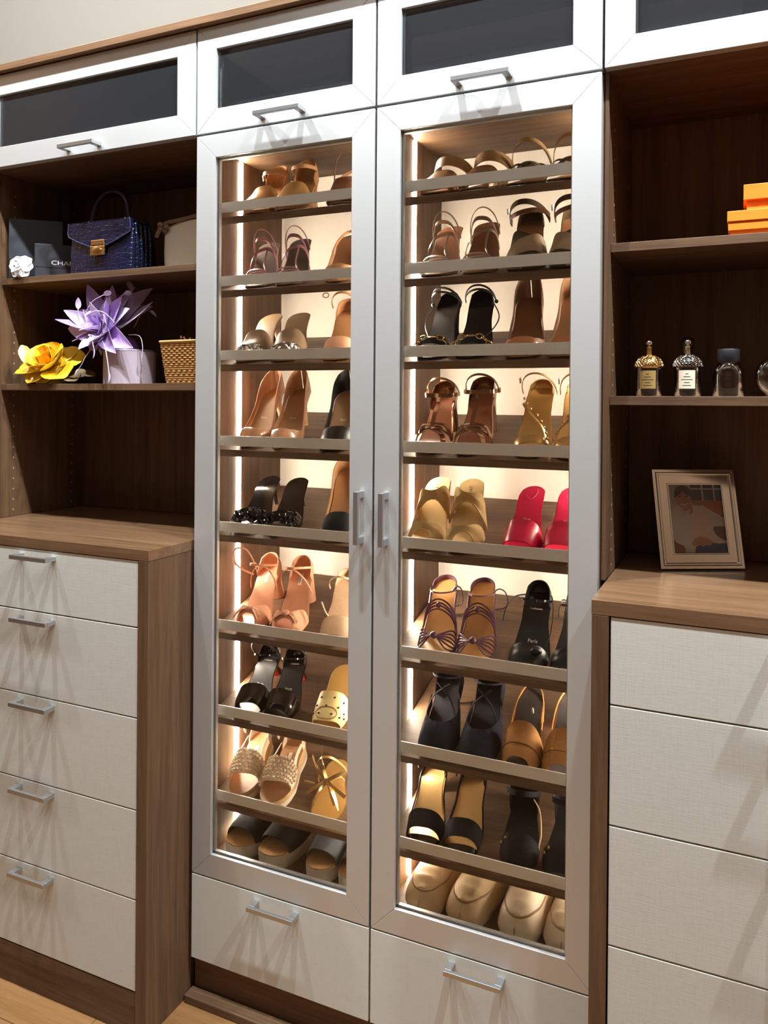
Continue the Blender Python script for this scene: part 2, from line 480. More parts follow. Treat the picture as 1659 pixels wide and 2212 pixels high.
# the two dressers and their worktops
def dresser(x0, x1, yf, zt, lines, label, wl, gap):
    t = empty('dresser', (0,0,0), 0, label, 'dresser', 'drawer dressers either side of the shoe cabinets')
    B('side_panel', WZ, t, x0, x0+0.031, yf, 0.385, 0, zt-0.0005)
    B('side_panel', WZ, t, x1-0.031, x1, yf, 0.385, 0, zt-0.0005)
    B('back_panel', WX, t, x0+0.031, x1-0.031, 0.36, 0.385, 0, zt-0.002)
    B('kick_board', WX, t, x0+0.031, x1-0.031, yf+0.002, yf+0.02, 0, 0.105)
    L = [zt-0.0005]+lines+[0.1065]
    for a, b_ in zip(L[:-1], L[1:]):
        d = B('drawer', LINEN, t, x0+0.031+gap, x1-0.031-gap, yf+0.0015, yf+0.0195, b_+0.0014, a-0.0014, bevel=0.0012)
        MB().box(x0+0.045, x1-0.045, yf+0.0195, 0.33, b_+0.012, a-0.025).build('drawer_box', WX, d)
        handle(d, (x0+x1)/2, yf+0.0015, a-0.0195, 0.128, 'x')
    return t
dresser(-1.244, -0.5168, -0.1573, 1.1485, [0.986, 0.7675, 0.5453, 0.3285], 'white drawer dresser with walnut frame under the handbag shelves', 0, 0.0022)
dresser(0.5185, 1.250, -0.1446, 1.1425, [0.979, 0.7565, 0.535, 0.314], 'white drawer dresser with walnut frame under the perfume shelves', 0, 0.0034)
tag(B('countertop', WC, None, -1.287, -0.5160, -0.1573, 0.3995, 1.1485, 1.175), 'walnut worktop on the left dresser, bare and warm brown', 'worktop')
tag(B('countertop', WC, None, 0.5178, 1.287, -0.1446, 0.3995, 1.1425, 1.170), 'walnut worktop on the right dresser, under the silver photo frame', 'worktop')

# the open shelves above the dressers
def hutch(x0, x1, za, shelves, label, inner_left, inner_right):
    t = empty('shelving_unit', (0,0,0), 0, label, 'shelf unit')
    zt = ZG+0.001
    B('side_panel', WZ, t, x0, inner_left, 0.052, 0.388, za, zt)
    B('side_panel', WZ, t, inner_right, x1, 0.052, 0.388, za, zt)
    B('filler_strip', WZ, t, x0, inner_left-0.001, 0.0235, 0.0515, za, zt)
    B('filler_strip', WZ, t, inner_right+0.001, x1, 0.0235, 0.0515, za, zt)
    B('back_panel', WZ, t, x0, x1, 0.388, 0.3985, za, zt)
    for z in shelves:
        B('shelf', WX, t, inner_left+0.0005, inner_right-0.0005, 0.0524, 0.386, z-0.0188, z)
    for side, xx in ((1, inner_left), (-1, inner_right)):
        for yy_ in (0.098, 0.33):
            pn = MB()
            z = za+0.02
            while z < zt-0.04:
                a, b_ = sorted((xx, xx+side*0.0006))
                pn.box(a, b_, yy_-0.002, yy_+0.002, z-0.0025, z+0.0025)
                z += 0.032
            tag(pn.build('shelf_pin_holes', mat('pale_core', (0.35, 0.27, 0.20), 0.6), t), kind='stuff')
    return t
hutch(-1.286, -0.5085, 1.1755, [1.897, 1.580], 'open walnut shelves holding the navy handbag and silk flowers', -1.268, -0.5205)
hutch(0.5085, 1.286, 1.1705, [1.868, 1.5503], 'open walnut shelves holding perfume bottles and orange boxes', 0.5175, 1.268)

# ---------------------------------------------------------------- shoes
def sm(t):
    t = max(0.0, min(1.0, t)); return t*t*(3-2*t)
TOES = {'round': ([0,.03,.09,.18,.32,.48,.62,.80,.92,.975,1],[0,.50,.76,.93,1,.86,.70,.70,.62,.40,0]),
        'point': ([0,.05,.12,.20,.30,.36,.48,.62,.80,.92,.975,1],[0,.26,.55,.80,.97,1,.84,.68,.68,.60,.38,0]),
        'square': ([0,.012,.05,.15,.32,.48,.62,.80,.92,.975,1],[0,.62,.78,.92,1,.86,.72,.72,.64,.42,0]),
        'blunt': ([0,.010,.04,.10,.22,.40,.55,.70,.85,.95,1],[0,.52,.76,.92,1,.97,.90,.86,.80,.60,0]),
        'full': ([0,.03,.08,.18,.34,.5,.65,.82,.93,.98,1],[0,.52,.78,.96,1,.93,.84,.82,.70,.45,0])}
HX, HY = [0,.05,.15,.30,.50,.70,1.0], [.012,.022,.033,.045,.062,.080,.085]
class Foot:
    """the last a shoe is built on; x to the viewer's right, y from toe to heel, z off the shelf"""
    def __init__(s, L=.215, W=.045, h=.10, side=-1, toe='round', plat=.0, ts=.005, bend=.005, ball=.30, rise=.58, wedge=False, hy=None):
        s.hy = hy or HY
        s.L, s.W, s.h, s.side, s.plat, s.ts, s.bend, s.ball, s.rise, s.wedge = L, W, h, side, plat, ts, bend, ball, rise, wedge
        s.xs, s.ws = TOES[toe]
    def zs(s, y):
        b = s.plat+s.ts
        u = y/s.L; return b+max(0, s.h-b)*(.65*sm((u-s.ball)/(s.rise-.03))+.35*max(0, min(1, (u-s.ball)/(1-s.ball))))
    def zb(s, y):
        if s.wedge: return 0.004*max(0, 1-y/s.L*9)
        t = sm((y/s.L-s.ball)/s.rise)
        return s.zs(y)-s.ts-s.plat*(1-t) + 0.004*max(0, 1-y/s.L*9)
    def w(s, y):
        u = max(0.0, min(1.0, y/s.L))
        q = lerp(s.xs, [a*a for a in s.ws], u)
        return s.W*math.sqrt(max(q, 0))
    def cx(s, y): return -s.side*s.bend*math.cos(PI*min(1, y/s.L*1.1))*0.6
    def H(s, y): return lerp(HX, s.hy, y/s.L)
    def at(s, y, th, k=1.0, off=0.0):
        c = math.cos(th); c = math.copysign(abs(c)**0.72, c)
        y2 = max(0, min(s.L, y))
        return Vector((s.cx(y2)+(s.w(y2)+off)*c, y, s.zs(y2)+(s.H(y2)*k+off)*math.sin(th)))
    def ys(s, a=0.0, b=1.0, n=30):
        return [s.L*(a+(b-a)*(1-math.cos(PI*i/n))/2) for i in range(n+1)]
def sole_mesh(F, inset=1.0, top=0.0, thick=None, a=0.0, b=1.0):
    mb = MB(); R = []
    for y in F.ys(a, b, 34):
        w_ = max(F.w(y)*inset, 0.0004); c = F.cx(y); zt = F.zs(y)+top
        zb = F.zb(y) if thick is None else zt-thick
        R.append([(c-w_,y,zt),(c,y,zt-0.0006),(c+w_,y,zt),(c+w_*.985,y,zb+(zt-zb)*.5),(c+w_*.95,y,zb),(c-w_*.95,y,zb),(c-w_*.985,y,zb+(zt-zb)*.5)])
    return mb.loft(R)
def heel_mesh(F, kind, k=1.0):
    mb = MB(); yc = .885*F.L; zt = F.zs(yc)-F.ts-0.0005; c = F.cx(yc); w_ = F.w(.88*F.L)
    if kind == 'stiletto': S = [(1,yc-.004,w_*.95,.026),(.9,yc,w_*.70,.021),(.72,yc+.008,w_*.40,.012),(.4,yc+.012,.0068,.0068),(.06,yc+.013,.0052,.0055),(0,yc+.013,.0062,.0066)]
    elif kind == 'block': S = [(1,yc-.002,w_*.97,.027),(.8,yc,w_*.92,.024),(.4,yc+.003,w_*.86,.021),(0,yc+.004,w_*.84,.020)]
    elif kind == 'slimblock': S = [(1,yc-.002,w_*.95,.026),(.8,yc+.004,w_*.72,.019),(.4,yc+.008,w_*.52,.014),(0,yc+.008,w_*.52,.014)]
    elif kind == 'flare': S = [(1,yc-.002,w_*.95,.026),(.75,yc+.006,w_*.55,.016),(.4,yc+.010,w_*.36,.011),(.12,yc+.010,w_*.46,.013),(0,yc+.010,w_*.52,.015)]
    elif kind == 'cone': S = [(1,yc-.002,w_*.98,.027),(.5,yc+.002,w_*.7,.019),(0,yc+.004,w_*.46,.013)]
    else: S = [(1,yc,w_*.95,.03),(0,yc,w_*.92,.029)]
    n = 12; R = []
    for t, y, rx, ry in S:
        R.append([(c+rx*math.cos(2*PI*i/n), y+ry*math.sin(2*PI*i/n), max(0, zt*t + ((F.zs(y+ry*math.sin(2*PI*i/n))-F.zs(yc)) if t == 1 else 0))) for i in range(n)])
    return mb.loft(R)
def band(F, y0, y1, k=1.0, t=.0022, skew=0.0, off=.0012, na=18, nb=6, wav=0.0, wn=5, pinch=0.0, bump=0.0, th0=0.0, th1=PI, ya=0.0, mb=None, mi=0):
    """a piece of upper wrapped over the foot from one side of the sole to the other"""
    P = []
    for i in range(na+1):
        u = i/na; th = th0+(th1-th0)*u
        c = math.cos(th); s_ = math.sin(th)
        m_ = (y0+y1)/2; hw = (y1-y0)/2*(1-pinch*s_**6)
        row = []
        for j in range(nb+1):
            v = j/nb*2-1
            y = (m_+v*hw+skew*c)*F.L + ya*F.L*abs(c)**2
            p = F.at(y, th, k, off)
            p.z += wav*math.sin(v*wn+u*3)*s_ + bump*(s_**8)*(1-v*v)
            row.append(p)
        P.append(row)
    mb = mb or MB()
    mb.shell([r[::-1] for r in P], t, mi)
    return mb
def quarter(F, ya, hs, t=.002, k=1.0, flare=0.0, off=.001):
    """heel counter: wraps the back of the foot; hs = height at ya .. back"""
    yl = F.ys(ya, 1.0, 16); P = []
    seq = [(y, -1) for y in yl]+[(y, 1) for y in yl[::-1][1:]]
    for y, sg in seq:
        h_ = lerp([ya, (ya+1)/2, 1], hs, y/F.L); row = []
        for j in range(6):
            tt = j/5
            w_ = F.w(y)*(1-.10*tt+flare*tt)+off
            row.append(Vector((F.cx(y)+sg*w_, y+(0.004*math.sin(tt*PI)-.006*tt*tt)*(1 if y > .9*F.L else 0), F.zs(y)-.001+h_*tt)))
        P.append(row)
    return MB().shell([r[::-1] for r in P], t)
def court(F, throat, side, back, a=0.0, end=1.0, k=1.0, t=.002, fall=.05, shape=2.0):
    """closed court shoe upper as one sheet per half, meeting over the toe"""
    mb = MB()
    N = sorted(set([round(v, 5) for v in F.ys(a, end, 34)]+[round(F.L*(throat+fall*q/8), 5) for q in range(9)]))
    H = []
    for y in N:
        u = y/F.L; full = F.H(y)*k
        if u <= throat: h_ = full
        else:
            q = min(1, (u-throat)/fall); sd = lerp([throat, .6, .8, 1.0], [side, side*.95, (side+back)/2, back], u)
            h_ = sd+(full*1.0-sd)*(1-q)**shape if full > sd else sd
        H.append((y, full, h_))
    for sg in (1, -1):
        P = []
        for y, full, h_ in H:
            hh = max(full, h_*1.02)
            tm = PI/2 if h_ >= full*.999 and y/F.L <= throat else math.asin(min(1, h_/hh))
            row = []
            for j in range(9):
                th = tm*j/8
                c = math.cos(th)**.72 if j < 8 or tm < PI/2 else 0.0
                row.append(Vector((F.cx(y)+sg*(F.w(y)+.0012)*c, y, F.zs(y)-.001+hh*math.sin(th))))
            P.append(row if sg > 0 else row[::-1])
        mb.shell([r[::-1] for r in P], t)
    return mb
def arch(F, y1, z1, y2, z2, rx=None, w_=.006, t=.0018, x0=None, p=1.0, n=22, tilt=0.0, mb=None, mi=0, rise=0.0):
    """ankle strap: from one side of the heel up and over to the other side"""
    b = F.zs(min(F.L, max(0, y1*F.L)))
    c = F.cx(y1*F.L) if x0 is None else x0
    if rx is None: rx = F.w(y1*F.L)
    pts = []
    for i in range(n+1):
        th = PI*i/n; s_ = math.sin(th)**p
        pts.append(Vector((c+rx*math.cos(th)+tilt*s_, (y1+(y2-y1)*s_)*F.L, b+z1+(z2-z1)*s_+rise*math.cos(th))))
    wd = Vector((0, z2-z1, -(y2-y1)*F.L)); wd = wd.normalized() if wd.length > 1e-6 else Vector((0,0,1))
    mb = mb or MB()
    return mb.strap(pts, wd, w_, t, mi)
def cord(F, pts, r, mb=None, mi=0, n=6, sp=6):
    """round strap through (y, theta degrees, height factor) points on the foot"""
    q = [F.at(a*F.L, math.radians(b), k_, r) for a, b, k_ in pts]
    mb = mb or MB()
    return mb.tube(spline(q, sp), r, n, mi)
def ribbon(F, pts, w_, t=.0016, mb=None, mi=0, sp=6, k=1.0):
    q = spline([F.at(a*F.L, math.radians(b), k_*k, .001) for a, b, k_ in pts], sp)
    wv = []
    for i, p in enumerate(q):
        d = (q[min(i+1, len(q)-1)]-q[max(i-1, 0)]); nrm = Vector((p.x-F.cx(p.y), 0, max(.002, p.z-F.zs(min(F.L, max(0, p.y)))))).normalized()
        wv.append(d.cross(nrm) if d.cross(nrm).length > 1e-9 else Vector((0,1,0)))
    mb = mb or MB()
    return mb.strap(q, wv, w_, t, mi)
def buckle(c, s_=.010, r=.0012):
    mb = MB(); c = Vector(c)
    mb.tube([c+Vector((0,0,0))+Vector((dx, dy, dz)) for dx, dy, dz in ((0,-s_/2,-s_/2),(0,s_/2,-s_/2),(0,s_/2,s_/2),(0,-s_/2,s_/2))], r, 6, 0, True)
    mb.tube([c+Vector((0,-s_/2,0)), c+Vector((0,s_/2,0))], r*.8, 5)
    return mb

# leathers (name, colour)
def lea(name, c, rough=.45, coat=0.0, metal=0.0, noise=.08, scale=70, bump=.05):
    return mat(name, srgb(c), rough, metal, coat, noise, scale, bump, spec=.2 if rough >= .7 else .5)
TAN = lea('tan_leather', (176,128,84)); GOLDL = lea('soft_gold_leather', (205,165,100), .32, 0, .45)
BRONZE = lea('bronze_leather', (150,112,68), .34, .2, .3); BROWN = lea('brown_leather', (122,80,50), .4)
COPPER = lea('copper_insole', (150,104,72), .35, .2, .1); MAUVE = lea('mauve_metallic', (178,132,142), .28, .2, .45)
GREYIN = lea('grey_brown_insole', (92,80,72), .5); SILV = lea('silver_leather', (205,190,170), .26, .2, .6)
TAUPE = lea('taupe_leather', (150,126,98), .42); NUDE = lea('nude_patent', (196,148,112), .22, .5); NUDEIN = lea('nude_lining', (176,134,92), .5)
BLACKP = lea('black_patent', (16,14,15), .12, .7, 0, .05); BLACK = lea('black_leather', (22,20,21), .4); BLACKS = lea('black_suede', (24,22,25), .85, 0, 0, .25, 300, .2)
TAUPEIN = lea('taupe_insole', (160,128,96), .5); BLUSH = lea('blush_suede', (226,170,136), .7, 0, 0, .08, 220, .15); BLUSHIN = lea('blush_insole', (206,144,108), .45)
SAND = lea('sand_suede', (200,168,136), .85, 0, 0, .15, 250, .2); RED = lea('red_lacquer', (190,30,22), .2, .5)
BUTTER = lea('butter_leather', (238,216,150), .5); WHITEL = lea('ivory_leather', (236,218,190), .45); ESPAD = mat('jute_rope', srgb((196,160,112)), .9, 0, 0, .25, 40, .5, stretch=(1,1,9))
GOLDIN = lea('gold_insole', (184,142,78), .4, 0, .2); CHAMP = lea('champagne_leather', (216,180,120), .26, .2, .6)
WHITES = mat('white_rubber', srgb((232,220,200)), .6, noise=.04, scale=80); DENIM = lea('grey_denim', (104,108,114), .9, 0, 0, .3, 420, .4)
CORK = mat('cork_footbed', srgb((206,160,104)), .8, noise=.18, scale=260); CANVAS = lea('black_canvas', (30,27,28), .85, 0, 0, .2, 400, .3)
BZM = lea('bronze_metallic', (150,112,82), .16, .5, .75, .04); KHAKI = lea('khaki_cotton', (196,168,116), .75, 0, 0, .08, 200, .15); KHAKIIN = lea('sand_insole', (222,192,136), .5)
PINK = lea('hot_pink_leather', (205,22,72), .36, .1); PINKIN = lea('pink_insole', (196,26,70), .45); PURP = lea('plum_cord', (110,72,92), .35, .2, .2); TANIN = lea('honey_insole', (206,152,88), .4)
NAVY = lea('navy_suede', (34,37,50), .85, 0, 0, .2, 300, .25); CAMEL = lea('camel_suede', (176,126,74), .85, 0, 0, .15, 260, .25); CHARIN = lea('charcoal_insole', (62,58,58), .5)
GILT = lea('gilt_insole', (206,170,110), .3, 0, .4); CREAML = lea('cream_leather', (226,198,152), .55, 0, 0, .06, 50, .1); IVORYL = lea('pale_ivory_leather', (236,220,190), .5, .05, 0, .05, 50, .1)
DKBROWN = lea('dark_olive_brown_suede', (84,68,48), .7); OLIVEBR = lea('olive_tan_leather', (156,122,80), .4, .1)
WHITEP = mat('label_white', srgb((236,226,208)), .6); INK = mat('ink_black', (0.01,0.01,0.01), .6); PALEINK = mat('pale_foil', srgb((220,214,200)), .4, .3)
CRYST = mat('crystal_white', srgb((240,240,236)), .1, 0, .6); LINING = lea('pale_lining', (222,190,150), .5)

SHOES = []
def shoe_root(cab, row, u, phi, label, cat, group, name='shoe', s0=.012):
    o = empty(name, (0,0,0), 0, label, cat, group)
    if row < 8:
        z0 = FT[row]-.036+.0004
        o.location = (u, .045+s0*math.cos(TILT), z0+s0*math.sin(TILT))
        q = Quaternion((1,0,0), TILT) @ Quaternion((0,0,1), -math.radians(phi))
    else:
        o.location = (u, .062, DECK+.0004); q = Quaternion((0,0,1), -math.radians(phi))
    o.rotation_mode = 'QUATERNION'; o.rotation_quaternion = q
    SHOES.append(o)
    return o
def base(F, o, sole, insole, heel=None, heelmat=None, ins=.93):
    sole_mesh(F).build('sole', sole, o, True)
    sole_mesh(F, ins, .0012, .0016).build('insole', insole, o, True)
    if heel: heel_mesh(F, heel).build('heel', heelmat or sole, o, True)
def insole_label(F, o, y, m_=WHITEP, wx=.009, wy=.020, words=None, size=.007):
    """small sewn-in label lying on the insole"""
    P = []
    for i in range(2):
        row = []
        for j in range(5):
            yy = y*F.L+(j/4-.5)*wy
            row.append(Vector((F.cx(yy)+(i-.5)*wx, yy, F.zs(yy)+.0018)))
        P.append(row)
    if m_: MB().shell(P, .0005).build('insole_label', m_, o)
    if words:
        rz = PI/2 if m_ else 0
        sl = math.atan2(F.zs((y+.03)*F.L)-F.zs((y-.03)*F.L), .06*F.L)
        text('lettering', words, size, INK if m_ else PALEINK, o, (F.cx(y*F.L), y*F.L, F.zs(y*F.L)+.0026), (sl, 0, rz) if not m_ else (0, -sl, rz))

# every design builds its parts under the shoe o on the last F
def d_cuff_sandal(F, o):
    base(F, o, TAN, TAN, 'slimblock', TAN)
    band(F, .10, .40, 1.0, skew=.03).build('vamp', GOLDL, o, True)
    quarter(F, .72, [.020, .046, .058], flare=.05).build('heel_counter', TAN, o, True)
    arch(F, .80, .034, .62, .046, w_=.010, rx=F.w(.8*F.L)*1.12).build('ankle_strap', TAN, o, True)
    p = Vector((F.cx(.8*F.L)-F.w(.8*F.L)*1.16, .78*F.L, F.zs(.8*F.L)+.034))
    buckle(p, .013, .0016).build('buckle', GOLD, o, True)
def d_brown_sling(F, o):
    base(F, o, BROWN, BROWN, 'stiletto', BROWN)
    band(F, .06, .40, 1.0, ya=.10).build('vamp', BROWN, o, True)
    arch(F, .62, .006, .60, .088, rx=F.w(.7*F.L)*1.25, w_=.007).build('ankle_strap', BROWN, o, True)
    arch(F, .55, .02, .98, .052, w_=.007, rx=F.w(.7*F.L)*1.05).build('sling_strap', COPPER, o, True)
def d_strappy(F, o, c, inn):
    base(F, o, c, inn, 'flare', c)
    for k, (y, sk) in enumerate(((.13,.03),(.20,-.04),(.50,.05),(.60,-.03))):
        band(F, y-.014, y+.014, (1.0 if k < 2 else .86), skew=sk, t=.0018, na=16, nb=2, off=.002).build('strap', c, o, True)
    arch(F, .68, .004, .60, .070, w_=.0045, p=.85, rx=F.w(.7*F.L)*1.1).build('ankle_strap', c, o, True)
    ribbon(F, [(.20,60,1),(.33,78,1),(.50,72,.9)], .004).build('strap', c, o, True)
def d_tan_sling(F, o):
    base(F, o, TAN, COPPER, 'stiletto', TAN)
    court(F, .20, .016, .016, 0, .62, fall=.18).build('upper', TAN, o, True)
    arch(F, .58, .014, .92, .062, rx=F.w(.7*F.L)*1.1, w_=.007, p=.9).build('sling_strap', TAN, o, True)
def d_jewel_mule(F, o):
    base(F, o, TAUPE, TAUPE, 'stiletto', TAUPE)
    band(F, .22, .42, .95, skew=.02).build('vamp', TAUPE, o, True)
    mb = MB(); R = random.Random(3)
    for i in range(46):
        y = (.05+.17*R.random())*F.L; th = math.radians(25+130*R.random())
        mb.ball(F.at(y, th, .9, .001), .0028+.002*R.random(), 4)
    tag(mb.build('crystals', CRYST, o), kind='stuff')
    band(F, .05, .24, .85, nb=3).build('toe_strap', TAUPE, o, True)
    for k in (-1, 1):
        ribbon(F, [(.07,90-k*45,1.05),(.14,90,1.15),(.21,90+k*45,1.05)], .004).build('cross_strap', GREYIN, o, True)
def d_ring_sandal(F, o):
    base(F, o, TAN, TAN, 'stiletto', TAN)
    band(F, .08, .30, 1.0).build('vamp', BLUSH, o, True)
    quarter(F, .80, [.016, .028, .034]).build('heel_counter', TAN, o, True)
    arch(F, .80, .026, .66, .068, w_=.007, p=.9, rx=F.w(.8*F.L)*1.15).build('ankle_strap', TAN, o, True)
    MB().tube([Vector((F.cx(.8*F.L)-F.w(.8*F.L)*1.15-.010+.008*math.cos(a), .72*F.L, F.zs(.8*F.L)+.062+.006*math.sin(a))) for a in [2*PI*i/12 for i in range(12)]], .0014, 6, 0, True).build('ring_buckle', BRONZE, o, True)
def d_nude_pump(F, o):
    base(F, o, NUDE, NUDEIN, 'stiletto', RED if False else NUDE)
    court(F, .20, .020, .060, fall=.16).build('upper', NUDE, o, True)
    insole_label(F, o, .55, None, words='Paris', size=.009)
def d_black_pump(F, o):
    base(F, o, BLACK, TAUPEIN, 'stiletto', BLACKP)
    court(F, .26, .024, .058, fall=.12).build('upper', BLACK, o, True)
    insole_label(F, o, .55, None, words='Paris', size=.009)
def d_black_mule(F, o):
    base(F, o, BLACKP, BLACKP, 'stiletto', BLACKP)
    band(F, .16, .34, .8, wav=.003, wn=9, nb=8).build('vamp', BLACKP, o, True)
    R = random.Random(5)
    for i in range(7):
        a = -60+20*i; y = (.10+.09*R.random())
        pts = [F.at((y+.05*math.cos(q*2*PI/8))*F.L, math.radians(90-a+16*math.sin(q*2*PI/8)), 1.0, .004+.007*R.random()) for q in range(8)]
        MB().strap(spline(pts, 3, True), Vector((0, .4, 1)), .009, .0015, 0, True).build('bow_loop', BLACKP, o, True)
    pass
def d_tan_blacktoe(F, o):
    base(F, o, BLACK, TAN, 'stiletto', TAN)
    court(F, .16, .018, .040, fall=.10).build('upper', TAN, o, True)
    band(F, .02, .30, 1.06, off=.002).build('toe_cap', BLACKS, o, True)
    pass
def d_bow_sandal(F, o):
    base(F, o, BLUSH, BLUSHIN, 'block', BLUSH)
    band(F, .05, .34, 1.0, pinch=.72, wav=.0025, wn=8, nb=8, bump=.004).build('vamp', BLUSH, o, True)
    MB().ball(F.at(.195*F.L, PI/2, 1.0, .007), .011, 8, 0, (1, .9, .7)).build('knot', BLUSH, o, True)
    for k in (-1, 1):
        c = F.at(.195*F.L, PI/2, 1.0, .006)
        P = []
        for i in range(7):
            u = i/6; hw = .004+.017*u
            P.append([c+Vector((k*(.006+.030*u), v*hw-.012*u, .004*math.sin(u*PI)+.004*math.sin(v*6+u*3)*u-.012*u*u)) for v in (-1,-.66,-.33,0,.33,.66,1)])
        MB().shell(P if k > 0 else [r[::-1] for r in P], .0012).build('bow', BLUSH, o, True)
    quarter(F, .76, [.016, .030, .040]).build('heel_counter', BLUSH, o, True)
    arch(F, .80, .030, .50, .060, w_=.006, rx=F.w(.8*F.L)*1.1).build('ankle_strap', BLUSH, o, True)
    arch(F, .62, .004, .56, .078, w_=.005, rx=F.w(.6*F.L)*1.2, tilt=-.01*F.side).build('ankle_strap', BLUSH, o, True)
    if F.side < 0:
        b = F.zs(.75*F.L)
        q = spline([(-.030,.14,b+.02),(-.052,.11,b+.055),(-.060,.10,b+.085),(-.042,.09,b+.118),(-.016,.10,b+.112),(-.004,.11,b+.070),(-.012,.13,b+.02)], 6)
        MB().strap(q, Vector((0,1,.3)), .005, .0016).build('ankle_tie', BLUSH, o, True)
    insole_label(F, o, .78, WHITEP, .009, .034, words='AQUAZZURA', size=.0055)
def d_sand_strappy(F, o):
    base(F, o, SAND, SAND, 'flare', SAND)
    band(F, .05, .30, .9).build('vamp', SAND, o, True)
    quarter(F, .80, [.012, .024, .032]).build('heel_counter', SAND, o, True)
    arch(F, .74, .01, .60, .060, w_=.005, rx=F.w(.8*F.L)*1.25).build('ankle_strap', SAND, o, True)
    b = F.zs(.5*F.L)
    MB().tube(spline([(-.048,.10,b+.038),(-.036,.09,b+.012),(-.018,.085,b-.004),(.016,.08,b-.010),(.03,.07,b-.006)], 6), .0022, 6).build('ankle_tie', LINING, o, True)
    MB().tube(spline([(-.030,.06,.035),(.0,.05,.040),(.030,.03,.022)], 6), .0018, 6).build('toe_cord', LINING, o, True)
def d_black_redheel(F, o):
    base(F, o, BLACKP, BLACK, 'flare', RED)
    heel_back = MB(); yc = .90*F.L
    n = 9; R = []
    for t, dy, rx in ((.98,.024,.026),(.7,.023,.016),(.4,.022,.012),(0,.025,.017)):
        R.append([(F.cx(yc)+rx*math.cos(PI*i/(n-1)), yc+dy*.9*math.sin(PI*i/(n-1))+.004, (F.zs(yc)-F.ts)*t) for i in range(n)])
    MB().shell(R, .0015).build('heel_cover', BLACKP, o, True)
    band(F, .10, .34, 1.0, skew=-.03*F.side).build('vamp', BLACKP, o, True)
    quarter(F, .78, [.014, .028, .040]).build('heel_counter', BLACKP, o, True)
    arch(F, .80, .030, .64, .085, w_=.005, rx=F.w(.8*F.L)*1.2).build('ankle_strap', BLACK, o, True)
    arch(F, .80, .024, .60, .050, w_=.004, rx=F.w(.8*F.L)*1.1, tilt=.006).build('ankle_strap', BLACKP, o, True)
    insole_label(F, o, .52, None, words='Paris', size=.010)
    insole_label(F, o, .82, None, words='Louboutin', size=.006)
def d_dotted(F, o):
    base(F, o, BUTTER, GOLDIN, 'slimblock', BUTTER)
    band(F, .07, .40, 1.0, ya=.05).build('vamp', BUTTER, o, True)
    for i, (y, a) in enumerate(((.16,40),(.15,75),(.15,110),(.18,140),(.24,30),(.25,60),(.24,92),(.26,125),(.27,155),(.34,45),(.34,80),(.34,112),(.33,145),(.20,20))):
        p = F.at(y*F.L, math.radians(a), 1.0, .0016)
        MB().ball(p, .0034, 5, 0, (1, 1, .5)).build('dot', INK, o, True)
    MB().tube([F.at((.16+.07*math.sin(q))*F.L, math.radians(90+34*math.cos(q)), 1.0, .0015) for q in [2*PI*i/20 for i in range(20)]], .0012, 5, 0, True).build('piping', GOLDIN, o, True)
def d_espadrille(F, o):
    sole_mesh(F).build('sole', ESPAD, o, True)
    sole_mesh(F, .94, .0012, .0016).build('insole', lea('rust_insole', (178,132,98), .5), o, True)
    G = Foot(F.L, F.W*1.03, .016, F.side, 'round', 0, .015, wedge=True)
    sole_mesh(G, 1.0).build('sole_rim', WHITES, o, True)
    band(F, .17, .44, .98, ya=.05).build('vamp', WHITEL, o, True)
    mb = MB()
    for r_ in range(6):
        y = .20+.046*r_
        for q in range(15):
            a = 14+152*q/14+(5 if r_ % 2 else 0)
            mb.ball(F.at((y+.012*abs(math.cos(math.radians(a))))*F.L, math.radians(min(172, a)), .98, .0032), .0036, 4)
    tag(mb.build('studs', WHITEL, o, True), kind='stuff')
    for sg in (25, 155):
        ribbon(F, [(.42,sg,1.0),(.58,sg,.9),(.78,sg,.62)], .008).build('side_strap', WHITEL, o, True)
    quarter(F, .80, [.018, .030, .038]).build('heel_counter', WHITEL, o, True)
    arch(F, .80, .034, .66, .078, w_=.008, rx=F.w(.8*F.L)*1.15).build('ankle_strap', WHITEL, o, True)
    insole_label(F, o, .70, WHITEP, .010, .018)
def d_gold_lace(F, o):
    base(F, o, CHAMP, GOLDIN, 'flat', CHAMP)
    c = F.at(.36*F.L, PI/2, 1.0, .006)
    for k, (dx, dy, dz) in enumerate(((-.050,-.02,-.02),(-.046,.05,.035),(.050,.0,.03),(.052,-.03,-.02),(-.020,.06,.06),(.030,-.055,-.022))):
        q = spline([c, c+Vector((dx*.5, dy*.4-.01, dz*.5+.008)), c+Vector((dx, dy, dz))], 6)
        MB().strap(q, Vector((0,.6,1)), .009, .0015).build('lace', CHAMP, o, True)
    MB().ball(c, .009, 6).build('knot', CHAMP, o, True)
    for k in (-1, 1):
        ribbon(F, [(.12,90-60*k,1.0),(.24,90-20*k,1.05),(.36,90,1.05),(.48,90+35*k,.95),(.56,90+75*k,.8)], .008).build('strap', CHAMP, o, True)
    arch(F, .70, .004, .50, .098, w_=.006, rx=F.w(.7*F.L)*1.3).build('ankle_lace', CHAMP, o, True)
    MB().tube(spline([c+Vector((-.03,-.01,0)), c+Vector((-.045,-.012,.006)), c+Vector((-.056,-.006,.004))], 5), .003, 6).build('tassel', CHAMP, o, True)
def d_slide(F, o, up):
    sole_mesh(F).build('sole', WHITES, o, True)
    sole_mesh(F, .96, .003, .004).build('footbed', CORK, o, True)
    band(F, .13, .60, 1.05, t=.003, nb=8, na=22, ya=.02).build('upper', up, o, True)
